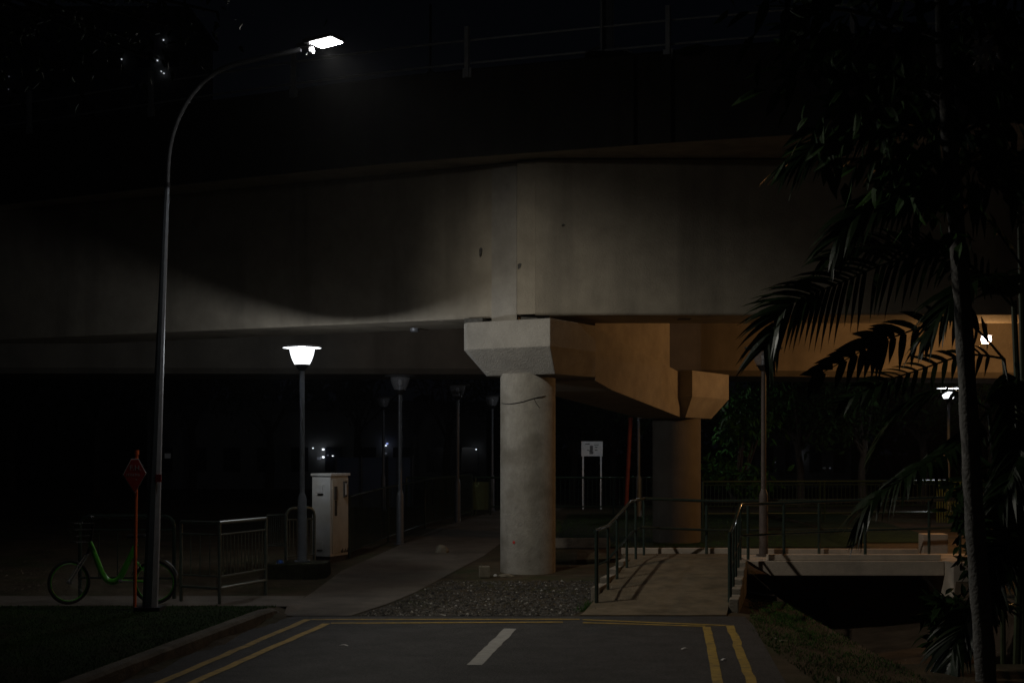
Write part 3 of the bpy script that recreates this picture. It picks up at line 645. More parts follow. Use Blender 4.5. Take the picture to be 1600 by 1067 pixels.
a, b = XP(738, 41), XP(766, 41)
MB().box(((a + b) / 2, 41.0, .92), (b - a, .04, .8)).build('sheet', M['gatepaint'], gt)
m_ = MB(); [m_.box((x, 40.98, .85), (.05, .07, 1.1)) for x in (a, b)]; m_.build('gate_frame', M['railgreen'], gt)
yg = thing('slatted_gate', (XP(1490, 34), 34, .36), 'olive slatted gate seen behind the pale tree trunk', 'gate')
a, b = XP(1464, 33.5), XP(1512, 33.5); m_ = MB()
for k in range(13): m_.box((a + (b - a) * k / 12, 33.5, 1.0), (.025, .03, .95))
m_.build('slats', M['gatepaint'], yg); MB().box(((a + b) / 2, 33.5, 1.5), (b - a, .06, .05)).build('rail', M['gatepaint'], yg)

# ------------------------------------------------------------------ utility cabinet
A0 = Vector((-3.365, 26.35, 0)); rx = Vector((.253, .6, 0)).normalized(); lx = Vector((-rx.y, rx.x, 0)); WR, WL = .66, .39
cb = thing('utility_cabinet', (A0.x, A0.y, .1), 'weathered white metal utility cabinet with dirty stained door beside the path', 'cabinet')
def cprism(a0, a1, b0, b1, z0, z1, name, m, par=cb, bev=.006):
    q = [A0 + rx * a + lx * b for a, b in ((a0, b0), (a1, b0), (a1, b1), (a0, b1))]
    return MB().prism([(p.x, p.y) for p in q], z0, z1).build(name, m, par, bevel=bev)
body = cprism(0, WR, 0, WL, .25, 1.74, 'body', M['cabinet'])
cprism(.03, WR - .03, .03, WL - .03, .03, .249, 'base', M['rust'])
cprism(-.02, WR + .05, -.025, WL + .02, 1.742, 1.79, 'lid', M['cabinet'])
door = cprism(.05, WR - .02, -.018, -.001, .30, 1.70, 'door', M['cabdoor'], cb, .004)
def dpanel(u0, u1, z0, z1, name, m, th=.014, par=door): return cprism(WR * u0, WR * u1, -.019 - th, -.0185, z0, z1, name, m, par, .005)
dpanel(.68, .84, 1.34, 1.64, 'handle', M['rust'], .03); dpanel(.715, .805, 1.38, 1.60, 'handle_plate', M['cabinet'], .034)
dpanel(.17, .30, 1.30, 1.55, 'lock_plate', M['rust'], .02); dpanel(.19, .32, 1.0, 1.29, 'stain_panel', M['darkbark'], .003)
for u0, w, h in ((.55, .05, .05), (.62, .04, .08), (.70, .05, .04), (.78, .04, .07), (.86, .06, .045), (.92, .05, .08)): dpanel(u0, u0 + w, .301, .30 + h, 'rust_patch', M['rust'], .002)
def lpanel(v0, v1, z0, z1, name, m, th=.03):
    return cprism(-th, -.001, WL * v0, WL * v1, z0, z1, name, m, body, .004)
lpanel(.38, .68, 1.42, 1.58, 'notice_plate', M['cabinet'], .035); lpanel(.38, .68, 1.405, 1.418, 'notice_shadow', M['rust'], .03)  # dark strip paints the shadow beneath the notice box
lpanel(.40, .70, .38, .53, 'notice_plate', M['cabinet'], .012); lpanel(.42, .70, .355, .378, 'notice_shadow', M['rust'], .02)  # same painted shadow strip under the lower plate

# ------------------------------------------------------------------ hydrant sign
Yh = 19.05; hs = thing('hydrant_sign', (XP(211, Yh), Yh, .1), 'red diamond hydrant plate with pale rim on an orange post', 'sign')
MB().tube([P(210.5, 952, Yh), P(213.5, 708, Yh)], .023, 10).tube([P(213.4, 710, Yh), P(213.5, 703, Yh)], .034, 10).build('post', M['orange'], hs, True)
out = [(204.8, 716.5), (216.2, 716), (228.9, 739.2), (210.3, 771.7), (191.8, 741.4)]; cx, cy = 210.5, 742
Yp = Yh - .045
def plate(poly, y0, y1): return MB().loft([[P(x, y, yy) for x, y in poly] for yy in (y0, y1)])
rim = plate(out, Yp, Yp - .012).build('rim', M['board'], hs, bevel=.003)
pin = [(cx + (x - cx) * .93, cy + (y - cy) * .93) for x, y in out]; pl2 = plate(pin, Yp - .0125, Yp - .017).build('plate', M['signred'], hs)
def text(body, size, loc, m, parent, name='lettering', rot=None):
    cu = bpy.data.curves.new('t', 'FONT'); cu.body = body; cu.size = size; cu.align_x = 'CENTER'; cu.align_y = 'CENTER'; cu.extrude = .001
    o = bpy.data.objects.new('t', cu); COL.objects.link(o); bpy.context.view_layer.update()
    me = bpy.data.meshes.new_from_object(o.evaluated_get(bpy.context.evaluated_depsgraph_get())); bpy.data.objects.remove(o)
    me.name = name; me.materials.clear(); me.materials.append(m); me.transform(Matrix.Rotation(R(90), 4, 'X'))
    o = bpy.data.objects.new(name, me); COL.objects.link(o); o.parent = parent; o.location = Vector(loc) - OFF[parent.name]; return o
text('F.H.', .098, P(211.5, 731, Yp - .019), M['letters'], pl2)
m_ = MB()
for k, px in enumerate((198, 200.6, 203.4, 206, 208.8, 211.5, 214, 217)):
    q = P(px, 741.5, Yp - .018); m_.box(q, (.006, .002, .034)); 
    if k % 2: m_.box((q.x + .006, q.y, q.z + (.012 if k % 4 == 1 else -.012)), (.008, .002, .006))
m_.box(P(213, 749, Yp - .018), (.018, .002, .012)); m_.build('small_print', M['letters'], pl2)

# ------------------------------------------------------------------ bicycle
Yb = 20.35; bz = zg(-6, Yb) + .01
bk = thing('bicycle', (XP(175, Yb), Yb, bz), 'lime green step-through bicycle parked behind the orange hydrant post', 'bicycle')
def bp(px, py, dy=0): return P(px, py, Yb + dy)
rw = .315
def wheel(c, turn):
    m_ = MB(); ax = Matrix.Rotation(turn, 3, 'Z')
    def circ(r, off=0, n=40): return [Vector(c) + ax @ Vector((r * math.cos(2 * math.pi * k / n), off, r * math.sin(2 * math.pi * k / n))) for k in range(n)]
    def tor(r, a, b, n=40, mseg=8):
        mb = MB(); rings = []
        for k in range(n):
            t_ = 2 * math.pi * k / n
            rings.append([Vector(c) + ax @ Vector(((r + a * math.cos(s)) * math.cos(t_), b * math.sin(s), (r + a * math.cos(s)) * math.sin(t_))) for s in [2 * math.pi * j / mseg for j in range(mseg)]])
        rings.append(rings[0]); mb.loft(rings, False); return mb
    w = tor(rw - .02, .02, .02).build('wheel', M['rubber'], bk, True)
    tor(rw - .048, .010, .014).build('rim', M['bikegreen'], w, True)
    m_ = MB()
    for k in range(20):
        t_ = 2 * math.pi * k / 20; e = Vector(c) + ax @ Vector(((rw - .05) * math.cos(t_), 0, (rw - .05) * math.sin(t_)))
        m_.tube([Vector(c) + ax @ Vector((.02 * math.cos(t_ + 1), .02 * (-1) ** k, .02 * math.sin(t_ + 1))), e], .0016, 3)
    m_.build('spokes', M['silver'], w)
    MB().tube([Vector(c) + ax @ Vector((0, -.05, 0)), Vector(c) + ax @ Vector((0, .05, 0))], .025, 10).build('hub', M['galv'], w, True)
zc = bz + rw; fw = Vector((XP(109, Yb), Yb - .03, zc)); bw = Vector((XP(242, Yb), Yb, zc))
wheel(fw, R(38)); wheel(bw, 0)
fr = catmull([bp(140, 846), bp(143, 853), bp(152, 876), bp(161, 898), bp(172, 908), bp(185, 905), bp(196, 886), bp(208, 860), bp(213, 850)], 5)
nfr = len(fr); MB().tube(fr, [.034 + .012 * math.sin(math.pi * i / (nfr - 1)) for i in range(nfr)], 10).build('frame', M['bikegreen'], bk, True)
m_ = MB()
for s in (-.06, .06): m_.tube([bp(184, 906), Vector((bw.x, bw.y + s, bw.z))], .012, 8); m_.tube([bp(205, 868), Vector((bw.x, bw.y + s, bw.z))], .009, 8)
m_.build('stays', M['bikegreen'], bk, True)
m_ = MB(); ax = Matrix.Rotation(R(38), 3, 'Z')
for s in (-.055, .055):
    o_ = ax @ Vector((0, s, 0)); m_.tube([bp(135, 866) + o_, fw + o_], .013, 8)
m_.tube([bp(135, 866) + ax @ Vector((0, -.06, 0)), bp(135, 866) + ax @ Vector((0, .06, 0))], .014, 8); m_.build('fork', M['silver'], bk, True)
MB().tube([bp(136, 868), bp(142, 845), bp(146, 815)], .02, 10).build('stem', M['black'], bk, True)
hb_ = bp(146, 812); m_ = MB().tube(catmull([hb_ + ax @ Vector((.12, -.3, .03)), hb_ + ax @ Vector((.04, -.22, .04)), hb_, hb_ + ax @ Vector((.04, .22, .04)), hb_ + ax @ Vector((.12, .3, .03))], 5), .013, 8)
m_.build('handlebar', M['black'], bk, True)
m_ = MB(); bc = bp(124, 832); 
for z in (-.13, -.04, .05, .14):
    w_ = .15 + z * .25; ring = [bc + ax @ Vector((x, y, z)) for x, y in ((-w_ * .8, -w_), (w_ * .8, -w_), (w_ * .8, w_), (-w_ * .8, w_), (-w_ * .8, -w_))]; m_.tube(ring, .006, 5)
for k in range(6):
    for sx_, sy_ in ((-.8, None), (.8, None), (None, -1), (None, 1)):
        f_ = -1 + 2 * k / 5; lo_v = Vector((sx_ * .117 if sx_ else f_ * .117 * .8, sy_ * .117 if sy_ else f_ * .117, -.13)); hi_v = Vector((sx_ * .185 if sx_ else f_ * .185 * .8, sy_ * .185 if sy_ else f_ * .185, .14))
        m_.tube([bc + ax @ lo_v, bc + ax @ hi_v], .003, 4)
m_.box(bc + Vector((0, 0, -.13)), (.19, .23, .01), R(38)); m_.build('basket', M['black'], bk)
sdl = bp(215, 838); MB().tube([bp(208, 860), sdl - Vector((0, 0, .03))], .013, 8).build('seat_post', M['silver'], bk, True)
m_ = MB(); m_.loft([[sdl + Vector((x, w * math.cos(k), h + .03 * math.sin(k))) for k in [i * .785 for i in range(8)]] for x, w, h in ((-.15, .02, 0), (-.05, .035, 0), (.05, .075, .005), (.12, .085, .01), (.14, .06, .01))]); m_.build('saddle', M['black'], bk, True)
m_ = MB().tube([bp(188, 907, -.07), bp(188, 907, .07)], .03, 10).tube([bp(188, 907, -.08), bp(203, 908, -.08)], .011, 6).tube([bp(188, 907, .08), bp(173, 906, .08)], .011, 6)
m_.box(bp(204, 908, -.12), (.09, .08, .02)); m_.box(bp(172, 906, .12), (.09, .08, .02)); m_.build('crank', M['silver'], bk)
MB().loft([[bw + Vector(((rw + .03) * math.cos(a), s, (rw + .03) * math.sin(a))) for s in (-.03, 0, .03)] for a in np.linspace(.3, 2.9, 18)], False, False).build('mudguard', M['black'], bk, True)

# ------------------------------------------------------------------ signs, posts, loose things
sb = thing('notice_board', (XP(925, 45.2), 45.2, .36), 'small white notice board on two thin white legs behind the pillars', 'sign')
bd = MB().box((XP(925, 45.2), 45.2, ZP(701, 45.2)), (.68, .03, .47)).build('board', M['board'], sb, bevel=.006)
for px in (911, 939): MB().box((XP(px, 45.2), 45.2, (ZP(712, 45.2) + .3) / 2), (.05, .04, ZP(712, 45.2) - .3)).build('leg', M['board'], sb)
m_ = MB(); c_ = Vector((XP(925, 45.2), 45.183, ZP(701, 45.2)))
for dx, dz, w_, h_ in ((-.02, .02, .10, .16), (-.02, -.12, .12, .10), (-.14, .15, .14, .03), (.14, .12, .14, .02), (.13, .05, .08, .03), (.13, -.04, .08, .03), (-.13, -.04, .06, .03), (-.05, -.06, .1, .03)): m_.box(c_ + Vector((dx, 0, dz)), (w_, .004, h_))
m_.build('print', M['print'], bd)
Yr = 39.0; rp_ = thing('red_post', (XP(979, Yr), Yr, .36), 'slightly leaning red-brown post behind the ramp railing', 'post')
MB().tube([P(978, 799, Yr), P(985, 655, Yr)], .058, 10).build('shaft', M['redpost'], rp_, True); MB().tube([P(985, 656, Yr), P(985.1, 652, Yr)], .066, 10).build('cap', M['redpost'], rp_, True)
m_ = MB(); q = P(757, 902, 24.1); m_.box((q.x, 24.1, .063 + .1), (.18, .17, .19), .1); m_.tube([(q.x - .05, 24.05, .25), (q.x - .05, 24.05, .29)], .008, 5); m_.tube([(q.x + .02, 24.08, .25), (q.x + .02, 24.08, .275)], .007, 5)
tag(m_.build('loose_block', M['block'], None, bevel=.015), 'small pale square block on the gravel left of the pillar', 'block')
def lump(name, px, py, Y, sx_, sy_, sz_, m, label, cat):
    q = P(px, py, Y); q.z = zg(q.x, Y); m_ = MB(); rr_ = random.Random(px)
    rings = []
    for h, s in ((0, 1), (.35, 1.05), (.75, .8), (1, .45)):
        rings.append([(q.x + sx_ * s * math.cos(k) * rr_.uniform(.8, 1.15), q.y + sy_ * s * math.sin(k) * rr_.uniform(.8, 1.15), q.z + sz_ * h * rr_.uniform(.9, 1.1)) for k in [i * .785 for i in range(8)]])
    return tag(m_.loft(rings).build(name, m), label, cat)
lump('stone', 690, 853, 28.2, .13, .12, .16, M['block'], 'pale broken stone lying in shadow behind the left of the pillar', 'stone')
lump('stone', 790, 905, 24.2, .13, .06, .05, M['block'], 'flat brown scrap lying against the foot of the pillar', 'debris')
lump('litter', 774, 898, 24.3, .03, .02, .035, M['pale'], 'tiny white scrap between the square block and the pillar', 'litter')
lump('soil_mound', 900, 880, 26.6, .75, .5, .22, M['soil'], 'dark soil heap behind the right of the pillar', 'soil heap')
for i, (px, py, lab) in enumerate(((1070, 1015, 'white scrap on the asphalt near the right yellow lines'), (1131, 1032, 'tiny pale scrap between the two right yellow lines'), (537, 1010, 'small pale scrap on the asphalt near the left yellow lines'),
                                   (1224, 997, 'dry pale leaf at the right edge of the road'), (1211, 995, 'dry leaf fallen at the grass edge beside the road'), (1310, 1058, 'long pale dry leaf on the grass bank at the bottom'))):
    x, y = gp(px, py); z = zg(x, y) + .014; a = random.random() * 6; L_ = .05 if i < 5 else .22
    m_ = MB(); pts = [(x + L_ * math.cos(a) * t - .012 * math.sin(a) * s, y + L_ * math.sin(a) * t + .018 * math.cos(a) * s, z + .012 * (1 - t * t)) for t in (-1, -.3, .4, 1) for s in (-1, 1)]
    m_.add(pts, [(0, 1, 3, 2), (2, 3, 5, 4), (4, 5, 7, 6)]); tag(m_.build('fallen_leaf' if i > 2 else 'litter', M['pale' if i < 3 else 'block']), lab, 'leaf' if i > 2 else 'litter')
ho = thing('hoarding', (XP(585, 47), 47, .36), 'dark blue mesh hoarding standing beyond the path fence', 'hoarding')
MB().box((XP(585, 47), 47, 1.05), (XP(645, 47) - XP(525, 47), .05, 1.9)).build('mesh_panel', M['hoarding'], ho)
for px in (525, 565, 605, 645): MB().tube([(XP(px, 46.93), 46.93, .3), (XP(px, 46.93), 46.93, 2.05)], .03, 6).build('post', M['darkmetal'], ho)

# ------------------------------------------------------------------ foliage
def leaves_np(C, D, Nrm, L, Wd):                   # arrays: base point, direction, normal, length, width -> folded leaves
    D = D / np.linalg.norm(D, axis=1, keepdims=True); Sd = np.cross(D, Nrm); Sd /= np.linalg.norm(Sd, axis=1, keepdims=True) + 1e-9
    Nn = np.cross(Sd, D); L = L[:, None]; Wd = Wd[:, None]; n = len(C)
    V = np.stack([C, C + D * L * .3 + Sd * Wd * .46 + Nn * Wd * .16, C + D * L * .33, C + D * L * .3 - Sd * Wd * .46 + Nn * Wd * .16,
                  C + D * L * .68 + Sd * Wd * .36 + Nn * Wd * .08 - Nn * L * .05, C + D * L * .7 - Nn * L * .05, C + D * L * .68 - Sd * Wd * .36 + Nn * Wd * .08 - Nn * L * .05, C + D * L - Nn * L * .16], 1).reshape(-1, 3)
    base = [(0, 1, 2), (0, 2, 3), (1, 4, 5, 2), (2, 5, 6, 3), (4, 7, 5), (5, 7, 6)]
    fs = [tuple(i + 8 * k for i in f) for k in range(n) for f in base]
    return V, fs
def leafobj(name, V, fs, m, parent):
    me = bpy.data.meshes.new(name); off = OFF[parent.name]; me.from_pydata((V - np.array(off)).tolist(), [], fs); me.materials.append(m)
    o = bpy.data.objects.new(name, me); COL.objects.link(o); o.parent = parent; return o
def rand_dirs(n, down=.5):
    d_ = rng.normal(0, 1, (n, 3)); d_[:, 2] -= down; return d_ / np.linalg.norm(d_, axis=1, keepdims=True)
# pale trunk with broad leaves, close on the right
Yt = 15.0; tb = P(1541, 1062, Yt)
tr = thing('tree', (tb.x, tb.y, -.2), 'slender pale-trunked tree with drooping broad leaves at the right', 'tree')
tpts = catmull([Vector((tb.x + .01, tb.y, -.45)), P(1536, 985, Yt), P(1524, 830, Yt), P(1516, 690, Yt), P(1506, 510, Yt), P(1492, 320, Yt), P(1479, 150, Yt), P(1470, -60, Yt), P(1480, -260, Yt)], 6)
nt = len(tpts); MB().tube(tpts, [.115 - .045 * i / nt + .006 * math.sin(i * 1.7) for i in range(nt)], 12).build('trunk', M['bark'], tr, True)
m_ = MB(); tips = []
def limb(p, q, r):
    m = p.lerp(q, .5) + Vector((0, 0, .12)); m_.tube(catmull([p, m, q], 4), [r * (1 - .75 * i / 8) for i in range(9)], 6)
for px, py, dy, tx, ty in ((1180, 10, -.6, 1474, 60), (1240, 110, .3, 1480, 150), (1300, 190, -.5, 1486, 230), (1380, 250, .4, 1490, 300), (1330, 60, -1.2, 1478, 120), (1420, 140, 1, 1482, 190),
                           (1560, 110, -.6, 1478, 140), (1610, 190, .4, 1484, 220), (1540, 20, 1, 1472, 40), (1250, -80, .8, 1470, -40), (1380, -60, -1, 1470, -40), (1560, -90, .2, 1470, -60), (1170, -120, 0, 1472, -120), (1680, 60, 0, 1476, 100), (1440, 280, -.4, 1491, 310), (1590, 270, .2, 1488, 270)):
    q = P(px, py, Yt + dy); limb(P(tx, ty, Yt), q, .035); tips.append((P(tx, ty, Yt), q))
m_.build('branches', M['bark'], tr, True)
C, D = [], []
for p, q in tips:
    for k in range(70):
        t_ = random.uniform(.35, 1.08); c_ = p.lerp(q, t_) + Vector((random.gauss(0, .2), random.gauss(0, .34), random.gauss(.02, .22)))
        C.append(c_); D.append(((q - p).normalized() * .35 + Vector((random.gauss(0, .45), random.gauss(0, .45), -.75 + random.gauss(0, .4)))))
C, D = np.array([list(c) for c in C]), np.array([list(c) for c in D]); n = len(C)
Vv, ff = leaves_np(C, D, rng.normal(0, 1, (n, 3)) + np.array([0, -.5, .6]), rng.uniform(.22, .46, n), rng.uniform(.08, .15, n)); leafobj('crown', Vv, ff, M['leaf'], tr)
# pale clump caught among the leaves
q = P(1537, 80, 13.2); n = 90; Cc = np.array(q) + rng.normal(0, 1, (n, 3)) * np.array([.05, .04, .08])
cl = bpy.data.objects.new('flower_cluster', None); COL.objects.link(cl); cl.location = q; OFF[cl.name] = q; tag(cl, 'ragged whitish flower clump among dark leaves, upper right', 'flowers')
Vv, ff = leaves_np(Cc, rand_dirs(n, 1.2), rng.normal(0, 1, (n, 3)), rng.uniform(.06, .12, n), rng.uniform(.03, .05, n)); leafobj('petals', Vv, ff, M['pale'], cl)
MB().tube(catmull([q + Vector((0, 0, .1)), q + Vector((-.1, .3, .35)), P(1478, 40, Yt)], 4), .008, 5).build('stalk', M['darkbark'], cl)

def frond(pts, n, L, w, mbR, VV, FF, droop=.8, skip=.12, roll=0):
    c_ = catmull(pts, 10); N = len(c_); mbR.tube(c_, [.014 * (1 - .8 * i / N) + .002 for i in range(N)], 5)
    for k in range(n):
        t_ = skip + (1 - skip) * k / (n - 1); i = min(N - 2, int(t_ * (N - 1))); fr_ = t_ * (N - 1) - i
        p = c_[i].lerp(c_[i + 1], fr_); T = (c_[i + 1] - c_[i]).normalized(); Sd = T.cross(Vector((0, 0, 1))); Sd.normalize(); U = Sd.cross(T)
        if roll: Sd, U = Sd * math.cos(roll) + U * math.sin(roll), U * math.cos(roll) - Sd * math.sin(roll)
        ll = L * (.45 + .55 * math.sin(math.pi * (.12 + .8 * t_))) * random.uniform(.88, 1.1)
        for s in (-1, 1):
            if random.random() < .03: continue
            dv = (T * (.55 + .5 * t_) + Sd * s * (1 - .35 * t_) + U * random.uniform(.1, .4)).normalized()
            g_ = droop * random.uniform(.7, 1.25); b = len(VV); m = 5
            wd = (dv.cross(U)).normalized()
            tw = random.uniform(-.5, .5); wd = (wd * math.cos(tw) + U * math.sin(tw)).normalized()
            for j in range(m + 1):
                f = j / m; c2 = p + dv * ll * f + Vector((0, 0, -1)) * ll * g_ * f * f * .65
                ww = w * (.35 + .65 * math.sin(math.pi * min(1, .2 + f * .8))) * (1 - f ** 4) + .0012
                if j == m: VV.append(tuple(c2))
                else: VV += [tuple(c2 + wd * ww * .5), tuple(c2 - wd * ww * .5)]
            for j in range(m - 1): FF.append((b + 2 * j, b + 2 * j + 1, b + 2 * j + 3, b + 2 * j + 2))
            FF.append((b + 2 * (m - 1), b + 2 * (m - 1) + 1, b + 2 * m))
Yc = 16.6; pb = Vector((XP(1588, Yc), Yc, -.25))
pm = thing('palm_clump', pb, 'clump of slim-stemmed palms with arching feathery fronds at the right edge', 'palm')
stems = [((0, 0), P(1584, 470, Yc), .042), ((.12, .1), P(1568, 560, Yc + .2), .032), ((.2, -.1), P(1606, 430, Yc), .036), ((-.1, .15), P(1545, 640, Yc + .3), .03), ((.1, .25), P(1592, 300, Yc + .4), .038), ((.3, .1), P(1640, 380, Yc), .036)]
for (dx, dy), tp, r in stems:
    a = pb + Vector((dx, dy, -.2)); MB().tube(catmull([a, a.lerp(tp, .5) + Vector((.06, 0, 0)), tp], 5), [r * 1.15 - r * .35 * i / 10 for i in range(11)], 8).build('stem', M['stem'], pm, True)
def add_frond(*paths, n=26, L=.62, w=.045, droop=.8, roll=0):
    for pts in paths:
        mb = MB(); VV, FF = [], []; frond(pts, n, L, w, mb, VV, FF, droop, .12, roll); mb.add(VV, FF); mb.build('frond', M['palm'], pm)
add_frond([P(1584, 480, Yc), P(1500, 405, Yc - .2), P(1400, 408, Yc - .3), P(1318, 440, Yc - .4), P(1251, 467, Yc - .5), P(1216, 494, Yc - .5), P(1196, 540, Yc - .5)], n=44, L=.66, w=.056, droop=.6, roll=1.0)
add_frond([P(1584, 480, Yc), P(1520, 420, Yc + .1), P(1430, 385, Yc + .2), P(1350, 385, Yc + .2), P(1290, 405, Yc + .2)], n=32, L=.5, w=.05, droop=.6, roll=.8)
add_frond([P(1568, 560, Yc), P(1500, 500, Yc - .4), P(1400, 525, Yc - .6), P(1353, 545, Yc - .7), P(1275, 588, Yc - .8)], n=19, L=.44, w=.095, droop=.45, roll=1.1)
add_frond([P(1568, 560, Yc), P(1510, 555, Yc - .1), P(1430, 580, Yc - .2), P(1370, 600, Yc - .3), P(1320, 625, Yc - .3)], n=20, L=.36, w=.06, droop=.5, roll=.9)
add_frond([P(1545, 640, Yc + .3), P(1500, 690, Yc), P(1430, 735, Yc - .4), P(1360, 785, Yc - .6), P(1345, 815, Yc - .6)], n=38, L=.46, w=.07, droop=1.0)
add_frond([P(1592, 300, Yc), P(1520, 215, Yc - .2), P(1420, 185, Yc - .3), P(1320, 205, Yc - .3), P(1245, 250, Yc - .3)], n=52, L=.72, w=.08, droop=.9, roll=.5)
add_frond([P(1606, 430, Yc), P(1530, 330, Yc - .5), P(1440, 300, Yc - .8), P(1350, 330, Yc - .9), P(1310, 370, Yc - .9)], n=46, L=.6, w=.075, droop=.8, roll=.7)
add_frond([P(1606, 430, Yc), P(1640, 330, Yc - .4), P(1600, 250, Yc - 1), P(1540, 240, Yc - 1.3)], [P(1584, 480, Yc), P(1560, 430, Yc - .6), P(1500, 455, Yc - 1.0), P(1450, 520, Yc - 1.1)], n=38, L=.55, w=.075)
add_frond([P(1545, 640, Yc), P(1590, 600, Yc - .3), P(1640, 620, Yc - .4)], [P(1568, 560, Yc), P(1590, 700, Yc - .5), P(1560, 780, Yc - .8)], [P(1545, 640, Yc), P(1480, 610, Yc + .2), P(1410, 640, Yc + .4), P(1370, 700, Yc + .5)], n=32, L=.5, w=.07)
add_frond([P(1590, 900, Yc), P(1570, 800, Yc - .4), P(1610, 760, Yc - .6)], [P(1590, 960, Yc), P(1540, 940, Yc - .7), P(1500, 985, Yc - 1.0), P(1480, 1050, Yc - 1.1)], [P(1590, 900, Yc), P(1575, 850, Yc - .4), P(1560, 870, Yc - .9), P(1545, 940, Yc - 1.1)], n=30, L=.5, w=.07)

# overhanging tree at the upper left; its trunk stands left of the picture
tl = thing('tree', (-8.6, 14.5, .1), 'dark leafy tree overhanging the top left corner', 'tree')
MB().tube(catmull([(-8.6, 14.5, -.1), (-8.4, 14.6, 3), (-8.0, 14.6, 6), (-7.6, 14.8, 8.8)], 5), [.24 - .009 * i for i in range(16)], 10).build('trunk', M['darkbark'], tl, True)
m_ = MB(); C, D = [], []
for px, py, Y in ((40, 60, 14.5), (120, 20, 14.2), (200, 60, 14.6), (260, 40, 15), (340, 20, 15.2), (100, 110, 15), (-40, 90, 14), (230, 90, 14.4), (300, -40, 14.6), (150, -60, 15), (20, -60, 14.2), (380, -30, 15), (60, 30, 16), (250, 10, 16)):
    q = P(px, py, Y); p = Vector((-7.75, 14.7, 7.2)); m_.tube(catmull([p, p.lerp(q, .5) + Vector((0, 0, .25)), q], 4), [.05 * (1 - .09 * i) for i in range(9)], 6)
    for k in range(60):
        c_ = p.lerp(q, random.uniform(.5, 1.1)) + Vector((random.gauss(0, .22), random.gauss(0, .3), random.gauss(0, .18))); C.append(list(c_)); D.append([random.gauss(0, .6), random.gauss(0, .6), -.6 + random.gauss(0, .4)])
m_.build('branches', M['darkbark'], tl, True); C, D = np.array(C), np.array(D); n = len(C)
Vv, ff = leaves_np(C, D, rng.normal(0, 1, (n, 3)) + np.array([0, -.4, .6]), rng.uniform(.08, .15, n), rng.uniform(.035, .06, n)); leafobj('crown', Vv, ff, M['leaf'], tl)

# trees in the dark behind
def bgtree(X, Y, H, spread, label, seed, shrub=False):
    r_ = random.Random(seed); g_ = np.random.default_rng(seed); z0 = zg(X, Y)
    t_ = thing('shrub' if shrub else 'tree', (X, Y, z0), label, 'shrub' if shrub else 'tree', 'trees in the dark behind the viaduct')
    m_ = MB(); hT = H * (.15 if shrub else .42)
    m_.tube(catmull([(X, Y, z0 - .1), (X + r_.uniform(-.1, .1), Y, z0 + hT * .5), (X + r_.uniform(-.2, .2), Y, z0 + hT)], 4), [.16 * H / 6 * (1 - .05 * i) for i in range(9)], 8)
    tipsL = []
    for k in range(9):
        a = r_.random() * 6.28; rr_ = spread * r_.uniform(.35, 1); e = Vector((X + rr_ * math.cos(a), Y + rr_ * math.sin(a), z0 + hT + (H - hT) * r_.uniform(.1, 1)))
        m_.tube([(X, Y, z0 + hT * r_.uniform(.7, 1)), e], [.05, .012], 5); tipsL.append(e)
    m_.build('trunk', M['darkbark'], t_, True); n = 450 if shrub == 'dark' else 2000
    cc = np.array([list(tipsL[i % 9]) for i in range(n)]) + g_.normal(0, 1, (n, 3)) * np.array([.28, .28, .18]) * spread
    Vv, ff = leaves_np(cc, g_.normal(0, 1, (n, 3)) + np.array([0, 0, -.6]), g_.normal(0, 1, (n, 3)) + np.array([0, -.3, .6]), g_.uniform(.16, .34, n), g_.uniform(.07, .13, n)); leafobj('crown', Vv, ff, M['brightleaf' if shrub is True else 'farleaf'], t_)
for i, (px, Y, H, sp, lab, shr) in enumerate((
    (1150, 38.5, 3.4, 1.1, 'leafy bush catching green light right of the rear pillar', True),
    (1250, 44, 5.2, 1.9, 'dark tree behind the unlit brownish lamp post', False),
    (1350, 42, 5.0, 1.8, 'dark tree behind the green barred fence', False),
    (1440, 46, 6.0, 2.2, 'dark tree left of the small distant lit lamp', False),
    (1545, 44, 6.0, 2.2, 'dark tree right of the small distant lit lamp', False),
    (1040, 47, 4.6, 1.3, 'dim green tree glimpsed between the red post and the rear pillar', False),
    (895, 52, 5.2, 1.5, 'dim tree just right of the front pillar', False),
    (960, 56, 6.0, 1.8, 'dim tree above the white notice board', False),
    (700, 62, 7.5, 2.8, 'black tree behind the second unlit lamp', False),
    (560, 64, 8.0, 3.0, 'black tree behind the dark blue hoarding', False),
    (420, 60, 7.5, 3.0, 'black tree far behind the lit post-top lamp', False),
    (300, 64, 8.0, 3.0, 'black tree far behind the cornered railing', False),
    (150, 58, 7.5, 3.0, 'black tree far behind the bicycle', False),
    (20, 60, 8.0, 3.0, 'black tree at the far left edge', False))):
    bgtree(XP(px, Y), Y, H, sp, lab, 100 + i, shr)

for i, (px, Y, H, sp, lab) in enumerate(((1545, 21.3, 1.9, .55, 'dark leafy shrub at the right end of the footbridge'), (1600, 20.0, 2.1, .6, 'dark shrub at the right picture edge above the drain'), (1500, 19.6, .9, .35, 'low dark shrub on the right bank of the drain'))):
    bgtree(XP(px, Y), Y, H, sp, lab, 300 + i, 'dark')
